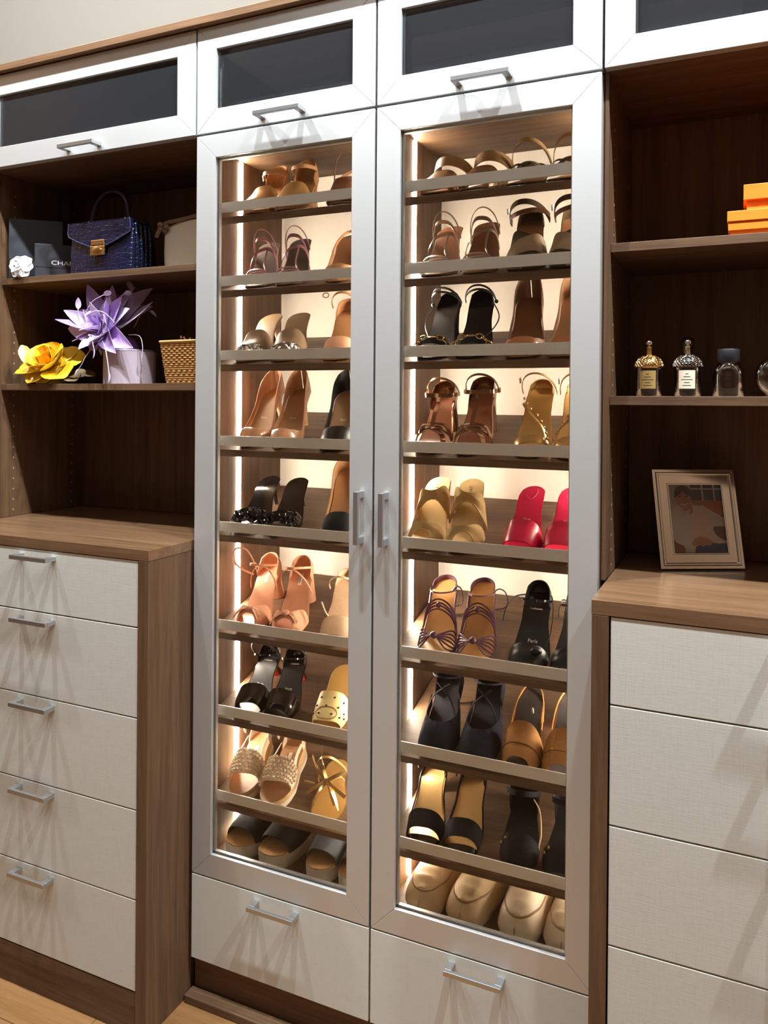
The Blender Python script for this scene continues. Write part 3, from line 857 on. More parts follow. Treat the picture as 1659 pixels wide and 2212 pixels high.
def d_flat_cuff(F, o):
    base(F, o, OLIVEBR, COPPER, 'flat', BRONZE)
    band(F, .10, .26, .9).build('toe_strap', BRONZE, o, True)
    band(F, .28, .42, .85, skew=.04).build('strap', BRONZE, o, True)
    quarter(F, .78, [.016, .024, .030]).build('heel_counter', OLIVEBR, o, True)
    arch(F, .86, .018, .60, .064, w_=.030, rx=F.w(.8*F.L)*1.5, t=.0022, p=.8).build('ankle_cuff', OLIVEBR, o, True)
    buckle((F.cx(.8*F.L)-F.w(.8*F.L)*1.55, .82*F.L, F.zs(.8*F.L)+.020), .012, .0014).build('buckle', GOLD, o, True)
def d_brown_flat(F, o):
    base(F, o, DKBROWN, COPPER, 'flat', DKBROWN)
    for k in (-1, 1):
        ribbon(F, [(.12,90-70*k,1.0),(.24,90-15*k,1.0),(.38,90+65*k,.9)], .014).build('cross_strap', DKBROWN, o, True)
    quarter(F, .82, [.020, .030, .036]).build('heel_counter', DKBROWN, o, True)
    arch(F, .80, .018, .55, .088, w_=.015, rx=F.w(.8*F.L)*1.45, p=.8).build('ankle_strap', OLIVEBR, o, True)
    arch(F, .60, .006, .48, .040, w_=.008, rx=F.w(.6*F.L)*1.1).build('strap', DKBROWN, o, True)
def d_brown_cross(F, o):
    base(F, o, DKBROWN, COPPER, 'block', BROWN)
    band(F, .08, .42, 1.05, skew=.10*F.side, wav=.001, t=.003).build('cross_strap', DKBROWN, o, True)
    band(F, .10, .36, 1.12, skew=-.10*F.side, off=.004, t=.003).build('cross_strap', TAUPE, o, True)
    quarter(F, .78, [.014, .026, .034]).build('heel_counter', DKBROWN, o, True)
    arch(F, .84, .008, .58, .058, w_=.015, rx=F.w(.8*F.L)*1.42, p=.85, tilt=-.006).build('ankle_strap', DKBROWN, o, True)
    arch(F, .84, .012, .50, .036, w_=.011, rx=F.w(.8*F.L)*1.42, p=.7, rise=.006).build('ankle_strap', BROWN, o, True)
    buckle((F.cx(.8*F.L)-F.w(.8*F.L)*1.55, .74*F.L, F.zs(.8*F.L)+.040), .012, .0015).build('buckle', STEEL, o, True)
def d_black_chain(F, o):
    base(F, o, BLACKS, BLACK, 'slimblock', BLACKS)
    band(F, .12, .26, 1.0).build('toe_strap', BLACKS, o, True)
    mb = MB()
    for i in range(7):
        a = math.radians(30+20*i); c = F.at(.19*F.L, a, 1.0, .005)
        e1 = Vector((-math.sin(a), 0, math.cos(a)*.8)); e2 = Vector((0,1,0)) if i % 2 else Vector((math.cos(a), .3, math.sin(a)))
        MB().tube([c+e1*.009*math.cos(q)+e2*.0055*math.sin(q) for q in [2*PI*j/12 for j in range(12)]], .0018, 6, 0, True).build('chain_link', GOLD, o, True)
    quarter(F, .80, [.010, .022, .030]).build('heel_counter', BLACKS, o, True)
    for k, (z, ty) in enumerate(((.058,.66),(.050,.58))):
        arch(F, .82, .014, ty, z, w_=.005, rx=F.w(.8*F.L)*1.2, p=.9, tilt=.004*k).build('ankle_strap', BLACK, o, True)
    b = F.zs(.8*F.L); sg = -F.side
    MB().tube(spline([(sg*-.034,.17,b+.012),(sg*-.050,.14,b-.02),(sg*-.030,.10,b-.05),(sg*.02,.06,b-.085)], 6), .0016, 5).build('loose_tie', BLACK, o, True)
    MB().ball((F.cx(.8*F.L)-sg*F.w(.8*F.L)*1.25, .80*F.L, b+.014), .005, 6).build('knot', BLACK, o, True)
def d_nude_brown_pump(F, o):
    N2 = lea('rosy_tan_leather', (158,118,86), .36, .2)
    base(F, o, N2, lea('tan_brown_lining', (146,104,66), .5), 'stiletto', N2)
    court(F, .15, .020, .058, fall=.20, shape=1.6).build('upper', N2, o, True)
    band(F, .02, .17, 1.03, off=.002).build('toe_cap', lea('rosy_patent', (176,116,80), .15, .6), o, True)
def d_tbar(F, o):
    base(F, o, BZM, lea('copper_brown_insole', (160,104,72), .3, .3), 'block', BZM)
    for k in (-1, 1):
        ribbon(F, [(.10,90-72*k,1.0),(.18,90-30*k,1.1),(.27,90+10*k,1.05),(.34,90+70*k,1.0)], .018, .0022).build('cross_strap', BZM, o, True)
    ribbon(F, [(.28,14,1),(.33,60,1.05),(.33,120,1.05),(.28,166,1)], .012, .002).build('strap', BZM, o, True)
    quarter(F, .70, [.018, .030, .036]).build('heel_counter', BZM, o, True)
    b = F.zs(.62*F.L)
    q = spline([F.at(.26*F.L, PI/2, 1.0, .003), F.at(.42*F.L, PI/2, 1.0, .003), Vector((F.cx(.5*F.L), .56*F.L, b+.036)), Vector((F.cx(.5*F.L), .60*F.L, b+.052))], 6)
    MB().strap(q, Vector((1,0,0)), .010, .002).build('t_bar', BZM, o, True)
    arch(F, .82, .018, .60, .026, w_=.010, rx=F.w(.8*F.L)*1.30, p=.5).build('ankle_strap', BZM, o, True)
    arch(F, .82, .022, .70, .064, w_=.006, rx=F.w(.8*F.L)*1.25, p=.9).build('ankle_strap', BZM, o, True)
    for s_ in (-1, 1):
        if s_ == F.side or True:
            pass
    buckle((F.cx(.8*F.L)+F.side*F.w(.8*F.L)*1.4, .78*F.L, F.zs(.8*F.L)+.022), .010, .0015).build('buckle', GOLD, o, True)
    ribbon(F, [(.30,14,1.0),(.45,20,.8),(.62,14,.9),(.74,12,.8)], .004).build('side_strap', BZM, o, True)
def d_gold_twist(F, o):
    base(F, o, CHAMP, GOLDIN, 'stiletto', CHAMP)
    band(F, .10, .20, .95, nb=3, skew=.02).build('toe_strap', CHAMP, o, True)
    s_ = F.side
    for j in range(2):
        ribbon(F, [(.15,90+62*s_,1.1),(.26,90+30*s_,1.25),(.40,90-4*s_,1.1),(.54,90-40*s_,.9),(.66,90-75*s_,.75)], .0045+j*.001, mb=None, k=1+.06*j).build('twisted_strap', CHAMP, o, True)
    for i in range(9):
        u = i/8
        a, b_ = .15+.36*u, 90+62*s_-88*s_*u
        MB().ball(F.at(a*F.L, math.radians(b_), 1.2, .003), .0036, 5).build('braid_bead', CHAMP, o, True)
    quarter(F, .84, [.010, .018, .024]).build('heel_counter', CHAMP, o, True)
    arch(F, .82, .006, .64, .064, w_=.0045, rx=F.w(.8*F.L)*1.28, p=.8).build('ankle_strap', CHAMP, o, True)
    buckle((F.cx(.8*F.L)-F.w(.8*F.L)*1.25, .72*F.L, F.zs(.8*F.L)+.045), .011, .0015).build('buckle', GOLD, o, True)
def d_twist_mule(F, o):
    base(F, o, KHAKI, KHAKIIN, 'cone', lea('natural_heel', (222,160,112), .5))
    band(F, .06, .30, 1.05, pinch=.68, wav=.004, wn=6, skew=.03*F.side, nb=8, bump=.006, t=.003).build('toe_strap', KHAKI, o, True)
    band(F, .45, .66, .54, pinch=.72, wav=.005, wn=6, nb=8, bump=.004, t=.003, off=.007, skew=-.03*F.side).build('instep_strap', KHAKI, o, True)
    insole_label(F, o, .78, KHAKIIN, .012, .030, words='CULT', size=.0095)
def d_pink_mule(F, o):
    base(F, o, PINK, PINKIN, 'stiletto', PINK)
    band(F, .10, .36, 1.05, t=.003, nb=8, ya=.03).build('vamp', PINK, o, True)
    insole_label(F, o, .56, None, words='Paris', size=.009)
    MB().tube([Vector((F.cx(.86*F.L)+.012*math.sin(q), .86*F.L+.014*math.cos(q)*1.5, F.zs(.86*F.L+.021*math.cos(q))+.0022)) for q in [PI*.2+PI*1.2*i/14 for i in range(15)]], .0006, 4).build('stitch_line', lea('pale_pink_thread', (225,110,130)), o)
def d_purple_rope(F, o):
    base(F, o, PURP, TANIN, 'stiletto', PURP)
    for r_ in range(6):
        y = .06+.045*r_; sp = .006*(r_-2.5)
        cord(F, [(y+.10,8,1.0),(y+.03,45,1.05),(.17+sp*.6,86,1.08),(.17-sp*.2,96,1.08),(y+.03,135,1.05),(y+.10,172,1.0)], .0021).build('cord', PURP, o, True)
    for r_ in range(4):
        y = .46+.022*r_
        cord(F, [(y,6,.9),(y-.01+.006*(r_ % 2),50,.86),(y+.008,90,.84),(y-.006,130,.86),(y,174,.9)], .0023).build('cord', PURP, o, True)
    MB().ball(F.at(.17*F.L, PI/2, 1.08, .004), .0085, 6).build('knot', PURP, o, True)
    MB().ball(F.at(.49*F.L, PI/2, .84, .004), .0075, 6).build('knot', PURP, o, True)
    R = []
    for i in range(23):
        a = PI*(-.08+1.16*i/22)
        y = (.84+.155*math.sin(a))*F.L if math.sin(a) > 0 else .84*F.L+.03*math.sin(a)
        R.append(Vector((F.cx(y)+F.w(.85*F.L)*1.0*math.cos(a), y, F.zs(min(F.L, y))+.006)))
    MB().strap(R, Vector((0,0,1)), .012, .002).build('heel_rand', PURP, o, True)
    for sg in (10, 170):
        cord(F, [(.20,sg,1.0),(.33,sg,.8),(.47,sg,.8),(.62,sg,.5),(.78,sg,.3)], .0022).build('side_cord', PURP, o, True)
    sg = -F.side if F.side < 0 else 1
    b = F.zs(.78*F.L)
    arch(F, .78, .010, .58, .022, w_=.0035, rx=F.w(.78*F.L)*1.05).build('ankle_cord', PURP, o, True)
    kx = .74 if F.side < 0 else 1.0
    MB().tube(spline([(px*kx,py,pz) for px, py, pz in [(.028,.160,b+.010),(.044,.163,b+.022),(.060,.160,b+.016),(.066,.150,b-.006),(.056,.150,b-.020),(.031,.150,b-.026)]], 6), .0017, 5).build('loose_tie', PURP, o, True)
def d_black_paris(F, o):
    base(F, o, BLACK, BLACK, 'stiletto', RED)
    band(F, .06, .26, 1.0, wav=.002, wn=4, nb=6).build('vamp', BLACK, o, True)
    MB().ball(F.at(.16*F.L, math.radians(70), 1.0, .006), .011, 8, 0, (1.2, 1, .7)).build('knot', BLACK, o, True)
    quarter(F, .76, [.012, .026, .036]).build('heel_counter', BLACK, o, True)
    arch(F, .80, .012, .52, .044, w_=.005, rx=F.w(.8*F.L)*1.2, p=.8).build('ankle_strap', BLACKP, o, True)
    b = F.zs(.78*F.L)
    MB().strap(spline([(-.030,.17,b+.026),(-.05,.15,b+.028),(-.062,.12,b+.018),(-.068,.10,b-.010)] if F.side < 0 else [(-.026,.17,b+.026),(-.032,.16,b+.030),(-.036,.14,b+.020),(-.036,.13,b+.004)], 6), Vector((0,1,0)), .004, .0016).build('loose_tie', BLACK, o, True)
    if F.side < 0:
        MB().strap(spline([(.030,.17,b+.030),(.036,.16,b+.026),(.041,.14,b+.004),(.040,.11,b-.03),(.034,.08,b-.050)], 6), Vector((0,1,0)), .004, .0016).build('loose_tie', BLACK, o, True)
    insole_label(F, o, .46, None, words='Paris', size=.012)
    insole_label(F, o, .74, None, words='Louboutin', size=.007)
def d_navy_sling(F, o):
    base(F, o, NAVY, lea('navy_lining', (40,42,54), .6), 'stiletto', NAVY)
    court(F, .27, .034, .03, 0, .60, fall=.22, k=1.15, shape=1.2).build('upper', NAVY, o, True)
    quarter(F, .70, [.022, .040, .058]).build('heel_counter', NAVY, o, True)
    arch(F, .80, .040, .50, .070, w_=.004, rx=F.w(.8*F.L)*1.15, tilt=.010).build('ankle_strap', NAVY, o, True)
    for k in (-1, 1):
        ribbon(F, [(.40,90-60*k,1.15),(.48,90-25*k,1.15),(.60,90+20*k,1.0)], .004).build('cross_strap', NAVY, o, True)
def d_camel_peep(F, o):
    base(F, o, CAMEL, CHARIN, 'block', CAMEL)
    band(F, .08, .40, 1.18, t=.0035, nb=8, ya=-.03).build('vamp', CAMEL, o, True)
    mb = MB()
    MB().tube([F.at(.20*F.L, math.radians(8+164*i/16), 1.18, .0018) for i in range(17)], .0014, 5).build('seam', lea('camel_dark', (132,90,50)), o, True)
    arch(F, .54, .004, .98, .060, w_=.006, rx=F.w(.7*F.L)*1.12, p=.85).build('sling_strap', lea('honey_strap', (226,160,84), .5), o, True)
    MB().ball((F.cx(.7*F.L)+.012, .66*F.L, F.zs(.66*F.L)+.012), .006, 5, 0, (.5, .5, 1.4)).build('tag', WHITEP, o)
def d_black_gold(F, o):
    base(F, o, BLACKS, GILT, 'slimblock', BLACKP)
    band(F, .14, .32, 1.05, t=.003).build('toe_strap', BLACKS, o, True)
    G = Foot(F.L, F.W*.96, F.h, F.side, 'round', F.plat, F.ts)
    band(F, .0, .12, .5, off=.0018).build('toe_rand', BLACKP, o, True)
    R = [F.at((.32+.5*i/12)*F.L, 0.05, .5, .001) for i in range(13)]
    for th in (.04, PI-.04):
        MB().strap([F.at((.30+.58*i/14)*F.L, th, .6, .0012)+Vector((0,0,.002)) for i in range(15)], Vector((0,0,1)), .006, .0015).build('insole_rand', BLACK, o, True)
    quarter(F, .80, [.014, .030, .040]).build('heel_counter', BLACKP, o, True)
    b = F.zs(.7*F.L)
    if F.side < 0:
        MB().strap(spline([(.030,.17,b+.03),(.026,.14,b+.002),(.032,.11,b-.016),(.038,.09,b-.026),(.040,.07,b-.032)], 6), Vector((0,1,.2)), .006, .0016).build('loose_strap', GILT, o, True)
    arch(F, .82, .024, .70, .070, w_=.007, rx=F.w(.8*F.L)*1.15).build('ankle_strap', BLACK, o, True)
def d_black_tie(F, o):
    base(F, o, BLACKS, BLACKS, 'stiletto', BLACK)
    band(F, .04, .30, 1.1, t=.003, nb=8).build('vamp', BLACKS, o, True)
    for k, sg in enumerate((40, 60)):
        MB().ball(F.at((.22+.02*k)*F.L, math.radians(180-sg), 1.12, .003), .004, 5).build('stud', GOLD, o)
    quarter(F, .66, [.030, .060, .070], flare=.1).build('heel_counter', BLACKS, o, True)
    arch(F, .72, .040, .54, .066, w_=.012, rx=F.w(.75*F.L)*1.2).build('ankle_strap', BLACKS, o, True)
    b = F.zs(.7*F.L)
    MB().tube(spline([(.024,.14,b+.036),(.040,.12,b+.024),(.047,.09,b-.008),(.045,.07,b-.022),(.044,.065,b-.046)], 6), .0017, 5).build('lace', LINING, o, True)
def d_moc(F, o, up, bow):
    G = Foot(F.L, F.W*1.05, .020, F.side, 'blunt', 0, .019, wedge=True)
    sole_mesh(G).build('sole', WHITES, o, True)
    court(F, .40, .045, .052, fall=.10, k=1.25, t=.003).build('upper', up, o, True)
    pts = []
    for i in range(25):
        a = PI*i/24
        pts.append(F.at((.40-.355*math.sin(a))*F.L, math.radians(90+54*math.cos(a)), 1.25, .0020))
    MB().tube(pts, .0030, 6).build('apron_seam', lea('tan_seam', (168,132,88)), o, True)
    MB().tube([F.at((.41-.378*math.sin(PI*i/24))*F.L, math.radians(90+61*math.cos(PI*i/24)), 1.25, .0018) for i in range(25)], .0012, 5).build('stitch_line', lea('tan_seam', (168,132,88)), o, True)
    # soft puffed apron plug
    P = []
    for i in range(13):
        y = .055+.365*i/12; wid = 48*math.sqrt(max(0.02, 1-((.42-y)/.375)**2)) if y < .42 else 48
        P.append([F.at(y*F.L, math.radians(90-wid+2*wid*j/8), 1.25, .0022+.0022*math.sin(PI*j/8)+.0022*math.sin(i*2.1+j*.25)*math.sin(PI*j/8)) for j in range(9)])
    MB().shell([r[::-1] for r in P][::-1], .002).build('apron', up, o, True)
    band(F, .40, .50, 1.30, off=.003, t=.003).build('saddle_strap' if not bow else 'tongue', up, o, True)
    if bow:
        c = F.at(.42*F.L, PI/2, 1.28, .008)
        for k in (-1, 1):
            q = [c+Vector((k*.014+.014*math.cos(t_)*k, -.004, .004+.006*math.sin(t_))) for t_ in [2*PI*i/10 for i in range(10)]]
            MB().tube(q, .0022, 6, 0, True).build('lace_bow', CREAML, o, True)
            MB().tube(spline([c, c+Vector((k*.02,-.012,0)), c+Vector((k*.032,-.02,-.012))], 5), .0022, 6).build('lace_end', CREAML, o, True)
        for k in (-1, 1):
            MB().tube([F.at((.46+.3*i/8)*F.L, math.radians(90-k*52), .95, .003) for i in range(9)], .0022, 6).build('side_lace', CREAML, o, True)

OR_ = ['top', 'second', 'third', 'fourth', 'fifth', 'sixth', 'seventh', 'eighth', 'bottom']
GL = {}
def put(cab, row, u, phi, h, side, fn, desc, pos, cat, L=.215, W=.045, toe='round', args=(), **kw):
    lab = f'{desc}, {pos}, {OR_[row]} shelf'
    o = shoe_root(cab, row, u, phi, lab, cat, None, name=cat.replace(' ', '_'))
    F = Foot(L, W, h, side, toe, **kw)
    fn(F, o, *args)
    return o
Z = None
# left cabinet: (row, [ (x, heading, heel) ...])
def pair(cab, row, A, B_, fn, desc, cat, first='left of its pair', second='right of its pair', **kw):
    g = f'{desc} pair'
    o1 = put(cab, row, *A, -1, fn, desc, first, cat, **kw); o1['group'] = g
    if B_:
        o2 = put(cab, row, *B_, 1, fn, desc, second, cat, **kw); o2['group'] = g
def single(cab, row, A, fn, desc, cat, side=-1, pos='by the door stile', **kw):
    put(cab, row, *A, side, fn, desc, pos, cat, **kw)
pair('left', 0, (-.379, -3, .064), (-.276, -9, .070), d_cuff_sandal, 'tan heeled sandal with gold toe strap and buckled cuff', 'sandal', plat=.004, W=.043)
single('left', 0, (-.128, -10, .070), d_brown_sling, 'brown heeled sandal with tall ankle loop', 'sandal')
pair('left', 1, (-.370, -12, .100), (-.270, -14, .102), d_strappy, 'mauve strappy heeled sandal with grey insole', 'sandal', args=(MAUVE, GREYIN), L=.205, W=.0415)
single('left', 1, (-.140, -8, .100), d_tan_sling, 'pointed tan slingback heel', 'shoe', toe='point')
pair('left', 2, (-.402, -2, .091), (-.282, -13, .091), d_jewel_mule, 'taupe heeled mule with white crystal toe', 'mule')
single('left', 2, (-.138, -9.8, .092), d_ring_sandal, 'tan heeled sandal with blush toe and ring buckle', 'sandal')
pair('left', 3, (-.400, -1, .100), (-.292, -9.8, .100), d_nude_pump, 'nude patent pointed court shoe', 'shoe', W=.042, L=.225, toe='point')
single('left', 3, (-.140, -9, .098), d_black_pump, 'black court shoe with taupe insole', 'shoe', toe='square', L=.22)
pair('left', 4, (-.398, -4.7, .079), (-.290, -11.9, .079), d_black_mule, 'black patent stiletto mule with crumpled bow', 'mule')
single('left', 4, (-.134, -9.6, .110), d_tan_blacktoe, 'tan court shoe with black toe cap', 'shoe', toe='square', W=.045)
pair('left', 5, (-.390, -5, .087), (-.270, -12, .090), d_bow_sandal, 'blush suede block heel sandal with knotted bow', 'sandal')
single('left', 5, (-.137, -10, .072), d_sand_strappy, 'pale sand suede sandal with thin ties', 'sandal')
pair('left', 6, (-.394, -5, .060), (-.292, -12, .064), d_black_redheel, 'black patent sandal with red heel', 'sandal')
single('left', 6, (-.160, -6.7, .055), d_dotted, 'butter yellow peep toe shoe with black dots', 'shoe')
pair('left', 7, (-.404, -11, .048), (-.302, -11, .048), d_espadrille, 'ivory studded espadrille wedge', 'espadrille', wedge=True, plat=.022, ts=.006, W=.043, L=.22)
single('left', 7, (-.157, -14, .014), d_gold_lace, 'flat gold sandal tied with metallic laces', 'sandal')
pair('left', 8, (-.425, 3, .050), (-.318, 3, .050), d_slide, 'black canvas slide with thick white sole', 'slide', args=(CANVAS,), wedge=True, plat=.026, ts=.008, W=.050, L=.24, toe='full')
pair('left', 8, (-.184, 0, .050), (-.087, 0, .050), d_slide, 'grey denim slide with thick white sole', 'slide', args=(DENIM,), wedge=True, plat=.026, ts=.008, W=.045, L=.24, toe='full')
# right cabinet
pair('right', 0, (.112, 2, .012), (.214, 0, .012), d_flat_cuff, 'flat olive tan sandal with wide ankle cuff', 'sandal', W=.045)
pair('right', 0, (.322, -2, .012), (.420, -4, .012), d_brown_flat, 'flat dark brown sandal with arched ankle strap', 'sandal')
pair('right', 1, (.116, 0, .099), (.225, -6.8, .101), d_strappy, 'silver strappy heeled sandal with brown insole', 'sandal', args=(SILV, lea('cocoa_insole', (132,84,58), .35, .2)), L=.205)
pair('right', 1, (.327, -4, .095), (.429, -5, .095), d_brown_cross, 'dark brown heeled sandal with wide crossed straps', 'sandal', W=.045)
pair('right', 2, (.105, 1.5, .098), (.211, -7, .100), d_black_chain, 'black suede heeled sandal with gold chain toe', 'sandal', W=.0435)
pair('right', 2, (.326, -4.5, .100), (.428, -4.5, .100), d_nude_brown_pump, 'rosy tan court shoe with patent toe', 'shoe', toe='square', L=.225, W=.043)
pair('right', 3, (.106, -1.6, .090), (.208, -4, .100), d_tbar, 'bronze metallic T strap block heel sandal', 'sandal', W=.045)
pair('right', 3, (.340, .5, .105), (.440, -5, .104), d_gold_twist, 'champagne gold heeled sandal with twisted strap', 'sandal')
pair('right', 4, (.092, -1.6, .100), (.196, -9, .100), d_twist_mule, 'khaki heeled mule with two twisted straps', 'mule', W=.045)
pair('right', 4, (.316, 2, .088), (.4135, -1, .090), d_pink_mule, 'hot pink heeled mule', 'mule', W=.0435)
pair('right', 5, (.122, -5, .098), (.224, -8, .101), d_purple_rope, 'plum knotted cord sandal with honey insole', 'sandal', W=.0435)
pair('right', 5, (.338, .3, .088), (.438, -3, .084), d_black_paris, 'black strappy stiletto sandal with loose ties', 'sandal')
pair('right', 6, (.125, -1, .078), (.230, -3, .079), d_navy_sling, 'navy suede strappy court shoe', 'shoe', toe='square', W=.045)
pair('right', 6, (.323, 0, .078), (.420, -2, .080), d_camel_peep, 'camel suede peep toe slingback with charcoal insole', 'shoe', W=.045)
pair('right', 7, (.098, -6, .062), (.196, -7, .060), d_black_gold, 'black suede sandal with gilt insole', 'sandal', toe='square', W=.045)
pair('right', 7, (.322, -3, .062), (.424, -3, .062), d_black_tie, 'black suede laced ankle sandal', 'sandal', W=.045)
pair('right', 8, (.094, 4, .022), (.201, 5, .022), d_moc, 'cream boat shoe with bow laces', 'boat shoe', args=(CREAML, True), W=.0475, L=.26, toe='blunt', ts=.016, hy=[.012,.026,.038,.047,.056,.066,.072])
pair('right', 8, (.321, 2.5, .022), (.430, 2.5, .022), d_moc, 'pale ivory loafer with rounded toe', 'loafer', args=(IVORYL, False), W=.0475, L=.26, toe='blunt', ts=.016, hy=[.012,.026,.038,.047,.056,.066,.072])

# ---------------------------------------------------------------- things on the left shelves
S1, S2 = 1.8972, 1.5802
BLK = mat('black_card', srgb((40,44,52)), .55, noise=.06, scale=200)
BLK2 = mat('black_card_small', srgb((34,34,42)), .5, noise=.06, scale=200)
t = empty('gift_box', (-1.245, .058, S1), math.radians(40), 'tall flat charcoal box standing behind the white fabric flower', 'box')
MB().box(0, .150, 0.001, .0155, 0, .182).build('box_body', BLK, t, bevel=.001)
MB().box(-.0008, .151, 0, .016, .060, .1825).build('lid', BLK, t, bevel=.001)
t = empty('gift_box', (-1.137, .056, S1), math.radians(45), 'small black box with pale lettering beside the navy handbag', 'box')
MB().box(0.001, .229, 0.001, .029, 0, .096).build('box_body', BLK2, t, bevel=.001)
MB().box(0, .230, 0, .030, .030, .0985).build('lid', BLK2, t, bevel=.001)
tag(mesh_text('lettering', 'CHANEL', .0175, mat('white_print', srgb((225,225,228)), .5), t, (.091, -.0004, .044), (PI/2, 0, 0), sx=1.35), 'pale capital letters')

def petal(mb_name, m_, parent, pos, az, el, ln, wd, curl=.3, cup=.25, tip=1.0, roll=0.0, n=7, k=5, th=.0007, name='petal'):
    """leaf shaped sheet: starts at pos, points along (az, el), bends by curl"""
    d = Vector((math.cos(el)*math.cos(az), math.cos(el)*math.sin(az), math.sin(el)))
    sd = d.cross(Vector((0,0,1)))
    sd = sd.normalized() if sd.length > 1e-4 else Vector((1,0,0))
    up = sd.cross(d).normalized()
    if roll:
        sd, up = sd*math.cos(roll)+up*math.sin(roll), up*math.cos(roll)-sd*math.sin(roll)
    P = []
    for i in range(n+1):
        u = i/n
        wdt = wd*(math.sin(PI*min(1, u**.8*.98+.02))**.7)*(1 if tip >= 1 else 1)
        if tip < 1: wdt = wd*(math.sin(PI/2*min(1, u*1.9+.12))*(1 if u < .72 else math.sqrt(max(.02, 1-((u-.72)/.285)**2))))
        cpt = Vector(pos)+d*(ln*u*(1-.15*curl*u))+up*(ln*curl*(-.5*u*u))
        row = []
        for j in range(k):
            v = j/(k-1)*2-1
            row.append(cpt+sd*(v*wdt/2)+up*(cup*wdt*.5*(v*v)))
        P.append(row)
    return MB().shell(P, th).build(name, m_, parent, True)
def petal2(m_, parent, pos, d, face, ln, wd, curl=.3, cup=.2, blunt=False, n=8, k=7, th=.0009, name='petal', twist=0.0):
    """leaf shaped sheet along d whose face looks towards `face`; curl bends the tip away from the face"""
    d = Vector(d).normalized(); sd = d.cross(Vector(face)).normalized(); up = sd.cross(d).normalized()
    if twist: sd, up = sd*math.cos(twist)+up*math.sin(twist), up*math.cos(twist)-sd*math.sin(twist)
    P = []
    for i in range(n+1):
        u = i/n
        if blunt: w_ = wd*(.25+.75*math.sin(PI/2*min(1, u*1.7)))*(1 if u < .68 else math.sqrt(max(.03, 1-((u-.68)/.325)**2)))
        else: w_ = wd*max(.03, math.sin(PI*min(1, u**.75*.97+.03))**.8)
        c = Vector(pos)+d*(ln*u)-up*(ln*curl*u*u*.5)
        P.append([c+sd*(v*w_/2)+up*(cup*w_*.5*v*v) for v in [j/(k-1)*2-1 for j in range(k)]])
    return MB().shell(P, th).build(name, m_, parent, True)
def rosette(ax):
    ax = Vector(ax).normalized(); e1 = ax.cross(Vector((0,0,1))).normalized()
    return ax, e1, e1.cross(ax)
# white camellia
t = empty('fabric_flower', (-1.194, .058, S1), 0, 'white fabric camellia in front of the tall charcoal box', 'flower')
WHF = mat('white_cotton', srgb((236,238,240)), .8, noise=.03, scale=80)
c0 = (0, .000, .033)
ax, e1, e2 = rosette((.15, -.95, .28))
R = random.Random(2)
for ring, (nn, el, ln, wd, cv) in enumerate(((8, .08, .038, .036, .5), (7, .50, .030, .030, -.2), (5, .90, .022, .024, -.5), (3, 1.25, .014, .016, -.5))):
    for i in range(nn):
        ph = 2*PI*i/nn+ring*.5
        d = ax*math.sin(el)+(e1*math.cos(ph)+e2*math.sin(ph))*math.cos(el)
        L_ = ln if d.z > -.3 else min(ln, .030/abs(d.z))
        petal2(WHF, t, Vector(c0)+ax*(.004*ring), d, ax, L_, wd, cv, .2, True, n=6, k=5, th=.0012)
MB().ball(Vector(c0), .012, 8).build('flower_core', WHF, t, True)

# navy crocodile handbag
def croc(name, col):
    mt, nt, b, out = newmat(name)
    tc = nt.nodes.new('ShaderNodeTexCoord'); mp = nt.nodes.new('ShaderNodeMapping'); mp.inputs['Scale'].default_value = (30, 30, 46)
    nt.links.new(tc.outputs['Object'], mp.inputs[0])
    v = nt.nodes.new('ShaderNodeTexVoronoi'); v.feature = 'DISTANCE_TO_EDGE'; v.distance = 'EUCLIDEAN'; v.inputs['Scale'].default_value = 1.6; v.inputs['Randomness'].default_value = .55
    nt.links.new(mp.outputs[0], v.inputs['Vector'])
    rp = nt.nodes.new('ShaderNodeValToRGB'); rp.color_ramp.elements[0].color = (0,0,0,1); rp.color_ramp.elements[1].position = .12
    nt.links.new(v.outputs['Distance'], rp.inputs[0])
    mx = nt.nodes.new('ShaderNodeMix'); mx.data_type = 'RGBA'
    mx.inputs[6].default_value = (*[c*.6 for c in col], 1); mx.inputs[7].default_value = (*col, 1)
    nt.links.new(rp.outputs[0], mx.inputs[0]); nt.links.new(mx.outputs[2], b.inputs['Base Color'])
    bp = nt.nodes.new('ShaderNodeBump'); bp.inputs['Strength'].default_value = .5; bp.inputs['Distance'].default_value = .0015
    nt.links.new(rp.outputs[0], bp.inputs['Height']); nt.links.new(bp.outputs[0], b.inputs['Normal'])
    b.inputs['Roughness'].default_value = .22; b.inputs['Coat Weight'].default_value = .5
    return mt
CROC = croc('navy_croc', srgb((13,18,46))); NAVYL = mat('navy_edge', srgb((48,56,90)), .35); NAVYD = mat('dark_navy_leather', srgb((18,18,30)), .4)
t = empty('handbag', (-.8865, .058, S1), 0, 'navy crocodile handbag with gold clasp and raised top handle', 'handbag')
t.scale = (1.0, 1.0, .955)
bw, bh = .1125, .146
P = []
for i in range(9):
    z = bh*i/8; dep0, dep1 = .0+.008*(i/8)**2, .106-.018*(i/8)**2
    hx = bw+.004*math.sin(PI*i/8)-.003*(i/8)
    ring = []
    for (cx_, cy_, a0) in ((hx-.008, dep0+.008, -PI/2), (hx-.008, dep1-.008, 0), (-hx+.008, dep1-.008, PI/2), (-hx+.008, dep0+.008, PI)):
        for q in range(4):
            a = a0+PI/2*q/3
            ring.append((cx_+.008*math.cos(a), cy_+.008*math.sin(a), z))
    P.append(ring)
body = MB().loft(P).build('body', CROC, t, True)
